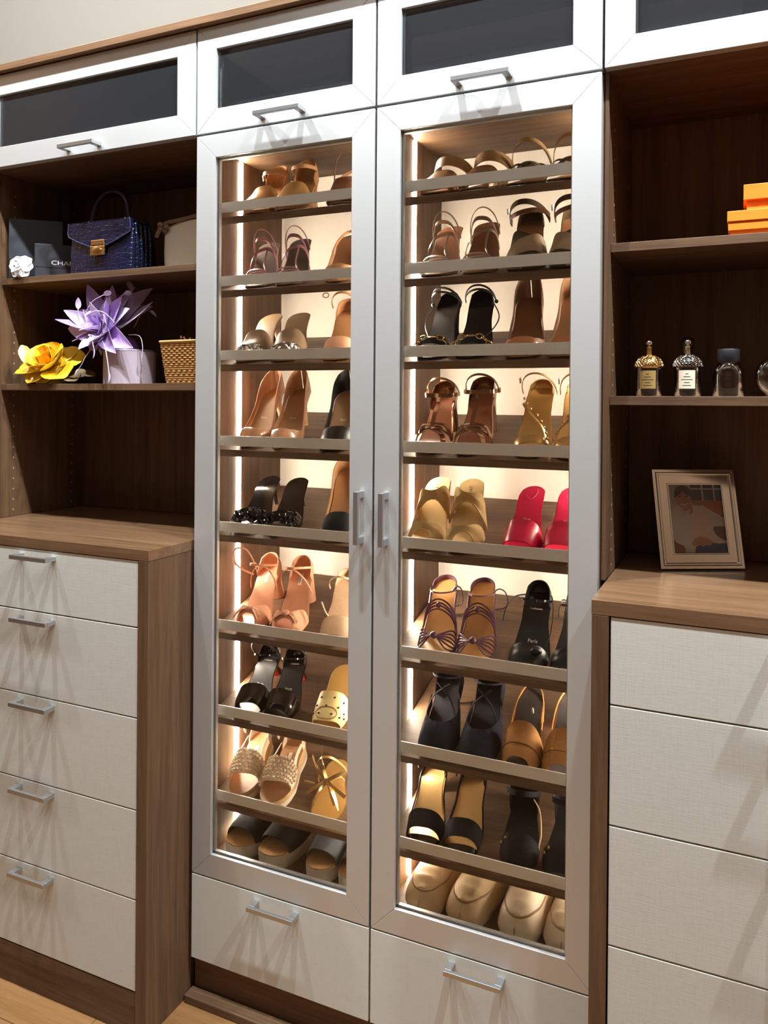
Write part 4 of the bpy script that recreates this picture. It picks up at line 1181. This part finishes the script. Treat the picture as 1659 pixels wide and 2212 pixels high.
for q in range(4):   # pleated side gusset
    for sx in (-1, 1):
        y = .022+.018*q
        MB().tube([Vector((sx*(bw+.0025+.003*math.sin(PI*i/10)), y-.006*(i/10), .004+.132*i/10)) for i in range(11)], .0036, 6).build('gusset_pleat', CROC, t, True)
flap_out = [(-.113,.149),(-.116,.120),(-.112,.108),(-.072,.090),(-.028,.074),(.028,.074),(.072,.090),(.112,.108),(.116,.120),(.113,.149)]
def flap_pts(inset, y):
    return [(x*(1-inset*8), y, z+(inset*.1 if z < .14 else 0)) for x, z in flap_out]
fv = [(x, -.0045-.002*(z < .10), z) for x, z in flap_out]; bv = [(x, .0012+.006*(z-.07)/.08, z) for x, z in flap_out]
fm = MB(); n = len(fv)
fm.add(fv, [tuple(range(n))]); fm.add(bv, [tuple(reversed(range(n)))])
for i in range(n):
    j = (i+1) % n
    fm.add([fv[i], fv[j], bv[j], bv[i]], [(0, 3, 2, 1)])
fl_ = fm.build('flap', CROC, t, bevel=.0015)
MB().tube([Vector(p)+Vector((0,-.0003,0)) for p in fv], .0014, 6).build('flap_piping', NAVYL, fl_, True)
MB().add([(-.113,-.0045,.149),(.113,-.0045,.149),(.110,.082,.152),(-.110,.082,.152),(-.113,-.0045,.144),(.113,-.0045,.144),(.110,.082,.145),(-.110,.082,.145)],
         [(0,1,2,3),(7,6,5,4),(0,4,5,1),(1,5,6,2),(2,6,7,3),(3,7,4,0)]).build('flap_top', CROC, t, bevel=.002)
cl = MB().box(-.024,.024,-.010,-.0045,.076,.092).build('clasp_plate', GOLD, t, bevel=.002)
cl2 = MB().box(-.026,.026,-.011,-.004,.046,.074).build('clasp', GOLD, t, bevel=.002)
MB().lathe([(.0005,0),(.010,.001),(.010,.004),(.006,.006),(.0005,.0065)], 14).build('turn_lock', GOLD, cl2, True)
tl = cl2.children[0]; tl.location = (0, -.0108, .061); tl.rotation_euler = (PI/2, 0, 0); tl.scale = (1.6, 1, 1)
hp = spline([(-.066,.040,.150),(-.066,.040,.176),(-.054,.042,.214),(-.028,.044,.240),(.004,.044,.247),(.036,.044,.238),(.058,.042,.212),(.068,.040,.176),(.068,.040,.150)], 6)
MB().tube(hp, .0058, 8).build('top_handle', NAVYD, t, True)
for sx in (-.066, .068):
    MB().lathe([(.0005,0),(.007,.0),(.007,.004),(.003,.010),(.0005,.010)], 10, (sx, .040, .149)).build('handle_stud', GOLD, t, True)
    MB().ball((sx+.014, .012, .153), .0028, 6).build('stud', GOLD, t, True)
for (x, y) in ((-.10,.012),(.10,.012)):
    pass

# cream pouch bag
CRB = mat('cream_canvas', srgb((232,226,208)), .75, noise=.05, scale=160, bump=.1); TANR = mat('taupe_cord', srgb((132,108,90)), .6, noise=.2, scale=120)
t = empty('pouch_bag', (-.640, .150, S1), math.radians(6), 'cream soft bag with taupe rolled handle behind the navy handbag', 'handbag')
P = []
for i in range(11):
    u = i/10; z = .002+(.150+.028*0)*u; hx = .092+.022*u; d = .040*(1-.75*u)*(1+.25*math.sin(PI*u))
    P.append([(hx*math.copysign(abs(math.cos(a))**.5, math.cos(a)), .035+d*math.copysign(abs(math.sin(a))**.8, math.sin(a))+.008*math.sin(3*u+2*math.cos(a)), z+.020*u*u*math.cos(a)) for a in [2*PI*j/24 for j in range(24)]])
MB().loft(P).build('body', CRB, t, True)
q = spline([(-.108,.028,.130),(-.098,.026,.146),(-.06,.026,.152),(0,.028,.162),(.06,.030,.172),(.112,.032,.180)], 6)
MB().tube(q, .0058, 8).build('rolled_handle', TANR, t, True)
for i in range(5):
    a = i*1.2
    MB().ball((-.104+.010*math.cos(a), .020+.006*math.sin(a*1.7), .134+.010*math.sin(a)), .0085, 7, 0, (1.1,.8,.9)).build('knot_loop', TANR, t, True)
MB().tube(spline([(-.112,.018,.128),(-.120,.016,.116),(-.124,.016,.104)], 5), [.006]*6+[.006]*5, 7).build('cord_end', TANR, t, True)

# yellow silk flower
YEL = mat('yellow_silk', srgb((246,208,40)), .5, noise=.10, scale=22); YEL2 = mat('amber_silk', srgb((226,160,20)), .5, noise=.15, scale=30); PALEY = mat('pale_yellow_silk', srgb((238,216,130)), .5, noise=.08, scale=30)
t = empty('silk_flower', (-1.120, .108, S2), 0, 'large yellow silk flower lying on the lower left shelf', 'flower')
R = random.Random(11)
ax, e1, e2 = rosette((.10, -.62, .78))
c0 = Vector((0, -.005, .046))
for ring, (nn, el, ln, wd, cv, ms) in enumerate(((7, .12, .104, .096, .25, (YEL, YEL, PALEY)), (6, .55, .080, .078, -.25, (YEL, YEL2, YEL)), (5, .95, .060, .056, -.5, (YEL2, YEL, YEL2)), (3, 1.3, .040, .036, -.6, (YEL, YEL2, YEL)))):
    for i in range(nn):
        ph = 2*PI*i/nn+ring*.55+R.uniform(-.12,.12)
        d = ax*math.sin(el+R.uniform(-.1,.1))+(e1*math.cos(ph)+e2*math.sin(ph))*math.cos(el)
        L_ = ln*R.uniform(.92,1.08)
        if d.z < -.1: L_ = min(L_, .036/abs(d.z))
        petal2(ms[i % 3], t, c0+ax*(.004*ring), d, ax, L_, wd, cv, .28, True, twist=R.uniform(-.2,.2), th=.0012)
petal2(PALEY, t, c0+Vector((-.035,-.03,.0)), (-.25,-.45,.85), (.5,-.8,.2), .075, .036, .9, .5, True)
for i, d in enumerate(((.9,-.2,.05),(.75,.5,.1),(.85,-.45,-.1))):
    petal2(mat('taupe_silk', srgb((120,96,60)), .6, noise=.15, scale=40), t, (.055, .0, .030), d, (0,-.5,.8), .085, .05, .35, .2, True, name='leaf')
MB().ball(c0-ax*.008, .020, 8).build('flower_core', YEL2, t, True)
MB().lathe([(.0005,0.0),(.045,0.0),(.04,.014),(.0005,.022)], 16).build('flower_base', PALEY, t, True)

# lilac feather headpiece on its stand
LIL = mat('lilac_feather', srgb((186,156,214)), .6, noise=.12, scale=40, stretch=(1,1,1)); LIL2 = mat('pale_lilac_feather', srgb((214,200,226)), .6, noise=.08, scale=40); LIL3 = mat('deep_lilac_feather', srgb((150,118,186)), .6, noise=.12, scale=40); LIL4 = mat('mauve_grey_feather', srgb((150,132,156)), .65, noise=.1, scale=40)
st = empty('hat_stand', (-.850, .142, S2), 0, 'pale lilac round stand under the feather headpiece', 'stand')
MB().lathe([(.0005,0),(.074,0),(.074,.010),(.073,.080),(.074,.093),(.0005,.094)], 32).build('stand_body', mat('lilac_grey_stand', srgb((190,176,190)), .5), st, True)
MB().lathe([(.0005,.0945),(.069,.0945),(.064,.099),(.0005,.100)], 32).build('stand_top', mat('lilac_grey_top', srgb((170,156,174)), .5), st, True)
t = empty('feather_headpiece', (-.872, .135, S2+.1005), 0, 'lilac feather headpiece with curled quills resting on a round stand', 'headpiece')
cc = Vector((-.005, -.022, .036))
R = random.Random(21)
MB().lathe([(.0005,0),(.050,0),(.044,.020),(.030,.036),(.0005,.040)], 20, (0,.0,.0)).build('headband_base', LIL3, t, True)
ax, e1, e2 = rosette((-.22, -.84, .46))
cc = Vector((-.030, -.030, .050))
for ring, (nn, elv, ln, wd, ms) in enumerate(((18, -.02, .176, .064, (LIL4, LIL, LIL4)), (16, .30, .152, .062, (LIL, LIL2, LIL)), (12, .68, .120, .052, (LIL, LIL3, LIL2)), (6, 1.12, .084, .040, (LIL2, LIL3, LIL)))):
    for i in range(nn):
        ph = 2*PI*(i+.5*ring)/nn+R.uniform(-.22,.22); e = elv+R.uniform(-.18,.18)
        d = ax*math.sin(e)+(e1*math.cos(ph)+e2*math.sin(ph))*math.cos(e)
        L_ = ln*R.uniform(.72,1.14)
        if d.z < -.1: L_ = min(L_, .040/max(.2, -d.z)+.012)
        if d.z < -.1 and d.y > -.5: L_ = min(L_, .040)
        if d.z > .3: L_ = min(L_, .128/d.z)
        if d.y > .1: L_ = min(L_, .17)
        if d.x > .6: L_ *= .95
        petal2(ms[i % 3], t, cc+d*.010, d, ax, L_, wd*R.uniform(.85,1.15), R.uniform(-.3,.9), R.uniform(.05,.45), False, twist=R.uniform(-.6,.6), k=5, th=.0006, name='feather')
quills = [[(-.055,-.075,.05),(-.064,-.078,.095),(-.040,-.078,.132),(.006,-.078,.150)], [(.05,-.03,.08),(.062,-.03,.125),(.060,-.02,.150),(.050,-.02,.172)], [(.07,-.03,.06),(.095,-.03,.098),(.112,-.03,.108),(.130,-.03,.102)],
          [(-.06,-.07,.05),(-.088,-.07,.080),(-.100,-.07,.100),(-.101,-.07,.118)], [(0,-.08,.02),(.030,-.10,.0),(.052,-.114,-.035),(.064,-.120,-.072)], [(-.02,-.07,.03),(-.015,-.115,.035),(.006,-.125,.022),(.016,-.128,-.004)],
          [(-.03,-.06,.03),(-.058,-.08,-.02),(-.070,-.085,-.045),(-.084,-.086,-.062)], [(.045,-.08,.070),(.030,-.10,.094),(.004,-.105,.102),(-.020,-.105,.098)], [(.05,-.03,.04),(.098,-.04,.034),(.110,-.04,.006),(.108,-.04,-.024)], [(.02,-.05,.06),(.022,-.03,.120),(.010,-.02,.150),(.028,-.02,.158)]]
for k, q in enumerate(quills):
    pts = spline(q, 6)
    o = MB().tube(pts, .0011, 5).build('quill', LIL4 if k in (1,2) else LIL2, t, True)
    d = (pts[-1]-pts[-3]).normalized()
    petal('p', LIL4 if k in (1,2) else LIL2, o, pts[-1]-d*.004, math.atan2(d.y, d.x), math.asin(max(-1, min(1, d.z))), .036, .016, .4, .2, 1.0, .9, n=6, k=5, th=.0006, name='feather_tip')

# woven basket with gold beads
WICK = mat('honey_wicker', srgb((196,148,84)), .65, noise=.2, scale=120, bump=.2)
t = empty('basket', (-.614, .165, S2), 0, 'square woven honey wicker basket at the right end of lower shelf', 'basket')
def rrect(hx, hy, r, n_=6):
    out = []
    for (cx_, cy_, a0) in ((hx-r, -hy+r, -PI/2), (hx-r, hy-r, 0), (-hx+r, hy-r, PI/2), (-hx+r, -hy+r, PI)):
        for q in range(n_): out.append((cx_+r*math.cos(a0+PI/2*q/(n_-1)), cy_+r*math.sin(a0+PI/2*q/(n_-1))))
    return out
def dense(pts, step):
    out = []; N = len(pts)
    for i in range(N):
        a, b_ = Vector((*pts[i],0)), Vector((*pts[(i+1) % N],0)); k = max(1, int((b_-a).length/step))
        out += [a+(b_-a)*j/k for j in range(k)]
    return out
MB().loft([[(x, y, z) for x, y in rrect(.072+.014*z/.115, .060+.012*z/.115, .012)] for z in (0, .04, .08, .112)]).build('basket_body', mat('dark_wicker', srgb((120,82,44)), .8, noise=.2, scale=90), t, True)
wv = MB(); rows = 19
for r_ in range(rows):
    z = .004+.108*r_/(rows-1); g = z/.115
    pts = dense(rrect(.0735+.014*g, .0615+.012*g, .012), .0045)
    q = []
    for i, p in enumerate(pts):
        n_ = Vector((p.x/.09, p.y/.07, 0)).normalized() if abs(p.x) > .06 and abs(p.y) > .045 else (Vector((math.copysign(1,p.x),0,0)) if abs(p.x)/.085 > abs(p.y)/.07 else Vector((0,math.copysign(1,p.y),0)))
        s_ = (.0011 if (i//2+r_) % 2 else -.0006)
        q.append(p+n_*s_+Vector((0,0,z)))
    wv.tube(q, .0027, 5, 0, True)
tag(wv.build('weave', WICK, t, True), kind='stuff')
MB().tube([Vector((x, y, .116)) for x, y in rrect(.0885,.0745,.012)], .0042, 6, 0, True).build('rim', WICK, t, True)
t = empty('bead_spray', (-.640, .125, S2+.113), 0, 'small spray of gold beads on top of the wicker basket', 'ornament')
for (x, y, z) in ((-.012,0,.010),(-.004,.004,.016),(.004,-.002,.011),(-.008,-.004,.018),(.020,0,.012),(.028,.004,.009),(.016,.004,.008)):
    MB().ball((x, y, z), .0042, 6).build('bead', GOLD, t, True)
MB().box(-.018,.032,-.004,.006,0,.006).build('bead_clip', GOLD, t, bevel=.001)

# ---------------------------------------------------------------- things on the right shelves
ORG = mat('orange_card', srgb((246,128,22)), .5, noise=.03, scale=200, bump=.03)
z = 1.8682
for (x0, h, hl, lab, dx, yy_) in ((.742, .0250, .0150, 'flat orange box at the bottom of the orange stack', .004, .064), (.740, .0230, .0205, 'flat orange box in the middle of the orange stack', .004, .062), (.769, .0500, .0300, 'deep orange box on top of the orange stack', .006, .064)):
    wd = .25
    t = empty('gift_box', (x0+wd/2, yy_, z), 0, lab, 'box', 'stacked orange lidded boxes')
    MB().box(-wd/2+dx, wd/2-dx, dx*.9, .165, 0, h-.002).build('box_body', ORG, t, bevel=.0008)
    MB().box(-wd/2, wd/2, 0, .168, h-hl, h).build('lid', ORG, t, bevel=.0008)
    z += h+.0002
S3 = 1.5506
AMB = glass('amber_liquid', (.62,.42,.16), 1.36); DKL = glass('dark_liquid', (.14,.12,.11), 1.36); CLR = glass('bottle_glass', (.96,.97,.96), 1.5, .02); WAT = glass('clear_liquid', (.86,.87,.86), 1.33, .01)
SILV2 = mat('polished_silver', (.80,.79,.76), .12, 1.0); BLKG = mat('gloss_black', (.012,.012,.014), .2, 0, .5)
GLD2 = mat('pale_gold_label', srgb((214,186,120)), .3, .6); PAPER = mat('cream_label', srgb((222,214,192)), .6)
def bee_bottle(x, y, lab, liquid, dome, label_m, stopper, hood):
    t = empty('perfume_bottle', (x, y, S3), 0, lab, 'perfume bottle')
    MB().lathe([(.0005,.0),(.0245,.0),(.0262,.002),(.0262,.060),(.0255,.063),(.0005,.063)], 28).build('bottle', CLR, t, True)
    MB().lathe([(.0005,.006),(.0238,.006),(.0240,.008),(.0240,.058),(.0005,.058)], 28).build('liquid', liquid, t, True)
    prof = [(.0262,.060)]+[(.0275*math.cos(a)+.0005, .063+.024*math.sin(a)) for a in [PI/2*i/8 for i in range(8)]]+[(.0075,.088),(.0005,.0885)]
    MB().lathe([(.0005,.0595)]+prof, 28).build('shoulder', dome, t, True)
    mb = MB()
    for r_ in range(5):
        a = .10+.24*r_; rr = .0280*math.cos(a)+.0005; zz = .063+.0245*math.sin(a); nn = max(6, int(24*math.cos(a)))
        for i in range(nn):
            th = 2*PI*(i+.5*(r_ % 2))/nn; n_ = Vector((math.cos(th)*math.cos(a), math.sin(th)*math.cos(a), math.sin(a)))
            e1 = Vector((-math.sin(th), math.cos(th), 0)); e2 = n_.cross(e1); c = Vector((rr*math.cos(th), rr*math.sin(th), zz))
            mb.tube([c+e1*.0031*math.cos(2*PI*j/6)+e2*.0031*math.sin(2*PI*j/6) for j in range(6)], .0009, 4, 0, True)
    tag(mb.build('honeycomb_relief', SILV2 if dome != GOLD else GOLD, t, True), kind='stuff')
    MB().lathe([(.0005,.086),(.0072,.086),(.0066,.092),(.0066,.105),(.0075,.106),(.0005,.1065)], 16).build('neck', stopper, t, True)
    MB().lathe([(.0005,.1062),(.004,.1064),(.0085,.110),(.0088,.114),(.006,.1195),(.0025,.1215),(.0005,.122)], 16).build('stopper', SILV2, t, True)
    if hood:
        pass
    P = []
    for i in range(2):
        P.append([(.0268*math.sin(a), -.0268*math.cos(a), .016+.038*i) for a in [-.62+1.24*j/10 for j in range(11)]])
    lb = MB().shell(P, .0004).build('paper_label', label_m, t, True)
    ln = MB()
    for (zz, hw) in ((.046,.10),(.040,.25),(.034,.42),(.028,.2),(.022,.3)):
        ln.shell([[(.0272*math.sin(a), -.0272*math.cos(a), zz+dz) for a in [-hw+2*hw*j/6 for j in range(7)]] for dz in (0,.0012)], .0002)
    tag(ln.build('label_print', INK, lb), kind='stuff')
    return t
bee_bottle(.589, .125, 'perfume bottle with golden honeycomb shoulder and gold label', AMB, GOLD, GLD2, GOLD, False)
bee_bottle(.666, .125, 'dark perfume bottle with silver honeycomb shoulder and cream label', DKL, BLKG, PAPER, SILV2, True)
t = [o for o in bpy.data.objects if o.name == 'perfume_bottle.001'][0]
MB().lathe([(.0005,.086),(.0085,.086),(.0105,.094),(.0120,.104),(.0140,.110),(.0130,.119),(.008,.1245),(.0005,.126)], 18, (-.001,.010,0)).build('hood', BLKG, t, True)
t = empty('perfume_bottle', (.744, .125, S3), 0, 'clear half full bottle with a plain black cap', 'perfume bottle')
MB().lathe([(.0005,0),(.0285,0),(.030,.002),(.030,.040),(.0285,.054),(.023,.066),(.018,.071),(.0005,.0715)], 32).build('bottle', CLR, t, True)
MB().lathe([(.0005,.005),(.0272,.005),(.0275,.007),(.0275,.033),(.0005,.033)], 28).build('liquid', WAT, t, True)
MB().lathe([(.0005,.0716),(.019,.0716),(.021,.074),(.0215,.095),(.0205,.097),(.0005,.097)], 28).build('cap', mat('matt_black_cap', (.016,.016,.02), .45), t, True)
t = empty('perfume_bottle', (.834, .125, S3), 0, 'round clear glass bottle with ball stopper at the photo edge', 'perfume bottle')
MB().lathe([(.0005,0),(.018,0),(.020,.002)]+[(.0415*math.sin(a), .042-.0415*math.cos(a)) for a in [.55+2.2*i/14 for i in range(15)]]+[(.0005,.0842)], 32, sy=.6).build('bottle', CLR, t, True)
MB().lathe([(.0005,.005)]+[(.036*math.sin(a), .042-.036*math.cos(a)) for a in [.3+1.3*i/8 for i in range(9)]]+[(.0005,.034)], 28, sy=.6).build('liquid', WAT, t, True)
MB().lathe([(.0005,.0842),(.007,.0842),(.007,.091),(.0005,.0915)], 14).build('neck', SILV2, t, True)
MB().ball((0,0,.110), .0185, 14).build('stopper', CLR, t, True)

# silver photo frame with its print
A, TL_ = math.radians(28), math.radians(15)
t = empty('photo_frame', (.6125, .181, 1.1731), 0, 'polished silver photo frame with a portrait, leaning on the right worktop', 'photo frame')
t.rotation_mode = 'QUATERNION'
t.rotation_quaternion = Quaternion((0,0,1), A) @ Quaternion((1,0,0), -TL_)
FW, FH = .1905, .222
MIRR = mat('mirror_silver', (.74,.73,.70), .10, 1.0, noise=.02, scale=8)
def ring(y0, y1, a, b_, m_, name, par, bev=.0012):
    mb = MB()
    o4 = [(a,a),(FW-a,a),(FW-a,FH-a),(a,FH-a)]; i4 = [(b_,b_),(FW-b_,b_),(FW-b_,FH-b_),(b_,FH-b_)]
    for k in range(4):
        p, q, r_, s_ = o4[k], o4[(k+1) % 4], i4[(k+1) % 4], i4[k]
        v = [(u[0],y0,u[1]) for u in (p,q,r_,s_)]+[(u[0],y1,u[1]) for u in (p,q,r_,s_)]
        mb.add(v, [(0,1,2,3),(7,6,5,4),(0,4,5,1),(2,6,7,3)])
    return mb.build(name, m_, par, bevel=bev)
ring(.000, .010, 0, .008, MIRR, 'outer_moulding', t)
ring(-.003, .008, .008, .013, MIRR, 'raised_bead', t)
ring(.002, .009, .013, .033, MIRR, 'flat_border', t)
ring(-.001, .008, .032, .0355, MIRR, 'inner_bead', t)
MB().box(.006, FW-.006, .010, .013, .006, FH-.006).build('backing', BLKG, t)
MB().add([(.06,.013,.16),(.13,.013,.16),(.13,.016,.16),(.06,.016,.16),(.06,.072,.026),(.13,.072,.026),(.13,.075,.026),(.06,.075,.026)],
         [(0,3,2,1),(4,5,6,7),(0,1,5,4),(1,2,6,5),(2,3,7,6),(3,0,4,7)]).build('easel_leg', BLKG, t)
# the print: flat colour areas, each a hair in front of the last
x0, x1, z0, z1 = .034, FW-.034, .034, FH-.034
pw, ph = x1-x0, z1-z0
pm = MB(); pmats = []; lay = [0]
def area(col, pts, smooth_=False):
    k = None
    nm = 'print_%d_%d_%d' % col
    mm = mat(nm, srgb(col), .35, 0, 0, .06, 300)
    if mm not in pmats: pmats.append(mm)
    k = pmats.index(mm)
    if smooth_: pts = [(p.x, p.y) for p in spline([(a, b_, 0) for a, b_ in pts], 6, True)]
    y = .0066-.00004*lay[0]; lay[0] += 1
    c = (sum(p[0] for p in pts)/len(pts), sum(p[1] for p in pts)/len(pts))
    v = [(x0+max(0,min(1,a))*pw, y, z0+max(0,min(1,b_))*ph) for a, b_ in [c]+list(pts)]
    n_ = len(pts)
    pm.add(v, [(0, i+1, (i+1) % n_+1) for i in range(n_)], k)
area((176,164,148), [(0,0),(1,0),(1,1),(0,1)])
area((28,26,42), [(.44,.72),(1,.72),(1,1),(.44,1)])
for a in (.64,.86):
    area((196,192,200), [(a,.72),(a+.03,.72),(a+.03,1),(a,1)])
area((196,192,200), [(.44,.925),(1,.925),(1,.945),(.44,.945)])
area((166,88,34), [(.40,.50),(1,.50),(1,.76),(.46,.77)])
area((128,72,40), [(0,0),(.24,0),(.22,.10),(.06,.20),(0,.20)], False)
area((104,58,38), [(.76,.20),(1,.16),(1,.55),(.80,.50)])
area((196,184,168), [(.04,.20),(.02,.45),(.06,.62),(.16,.69),(.36,.66),(.62,.69),(.78,.62),(.98,.52),(1,.40),(.80,.38),(.84,.26),(.98,.18),(.94,.10),(.60,.16),(.44,.10),(.36,.06),(.18,.12)], True)
area((206,178,164), [(.38,.66),(.58,.67),(.70,.45),(.78,.30),(.92,.14),(.62,.20),(.50,.22),(.46,.40)], True)
area((30,52,104), [(.40,0),(1,0),(1,.15),(.86,.14),(.60,.18),(.44,.12)])
area((178,124,94), [(.36,.14),(.44,.22),(.56,.24),(.70,.20),(.76,.16),(.68,.11),(.62,.12),(.56,.10),(.50,.12),(.44,.10)], True)
area((160,104,76), [(.24,.66),(.38,.56),(.44,.62),(.40,.72),(.26,.72)], True)
area((176,120,92), [(.14,.84),(.15,.74),(.20,.68),(.28,.645),(.36,.66),(.42,.73),(.44,.84),(.40,.93),(.28,.96),(.17,.92)], True)
area((44,28,24), [(.12,.80),(.13,.90),(.18,.965),(.28,.985),(.38,.965),(.445,.90),(.45,.80),(.42,.86),(.36,.92),(.27,.93),(.19,.91),(.15,.85)], True)
for a in (.22,.345):
    area((58,34,28), [(a-.035,.825),(a,.838),(a+.035,.825),(a,.815)], True)
    area((70,44,36), [(a-.045,.852),(a,.866),(a+.045,.852),(a,.858)], True)
area((150,96,74), [(.275,.80),(.30,.76),(.32,.745),(.275,.74),(.26,.75)], True)
area((228,206,196), [(.225,.72),(.29,.708),(.355,.725),(.29,.69)], True)
area((190,172,160), [(.22,.66),(.30,.60),(.40,.64),(.38,.58),(.28,.55),(.20,.62)], True)
pr_ = pm.build('photo_print', pmats, t)
MB().box(.0335, FW-.0335, .0040, .0046, .0335, FH-.0335).build('cover_glass', glass('frame_glass', (.97,.97,.97), 1.4), t)
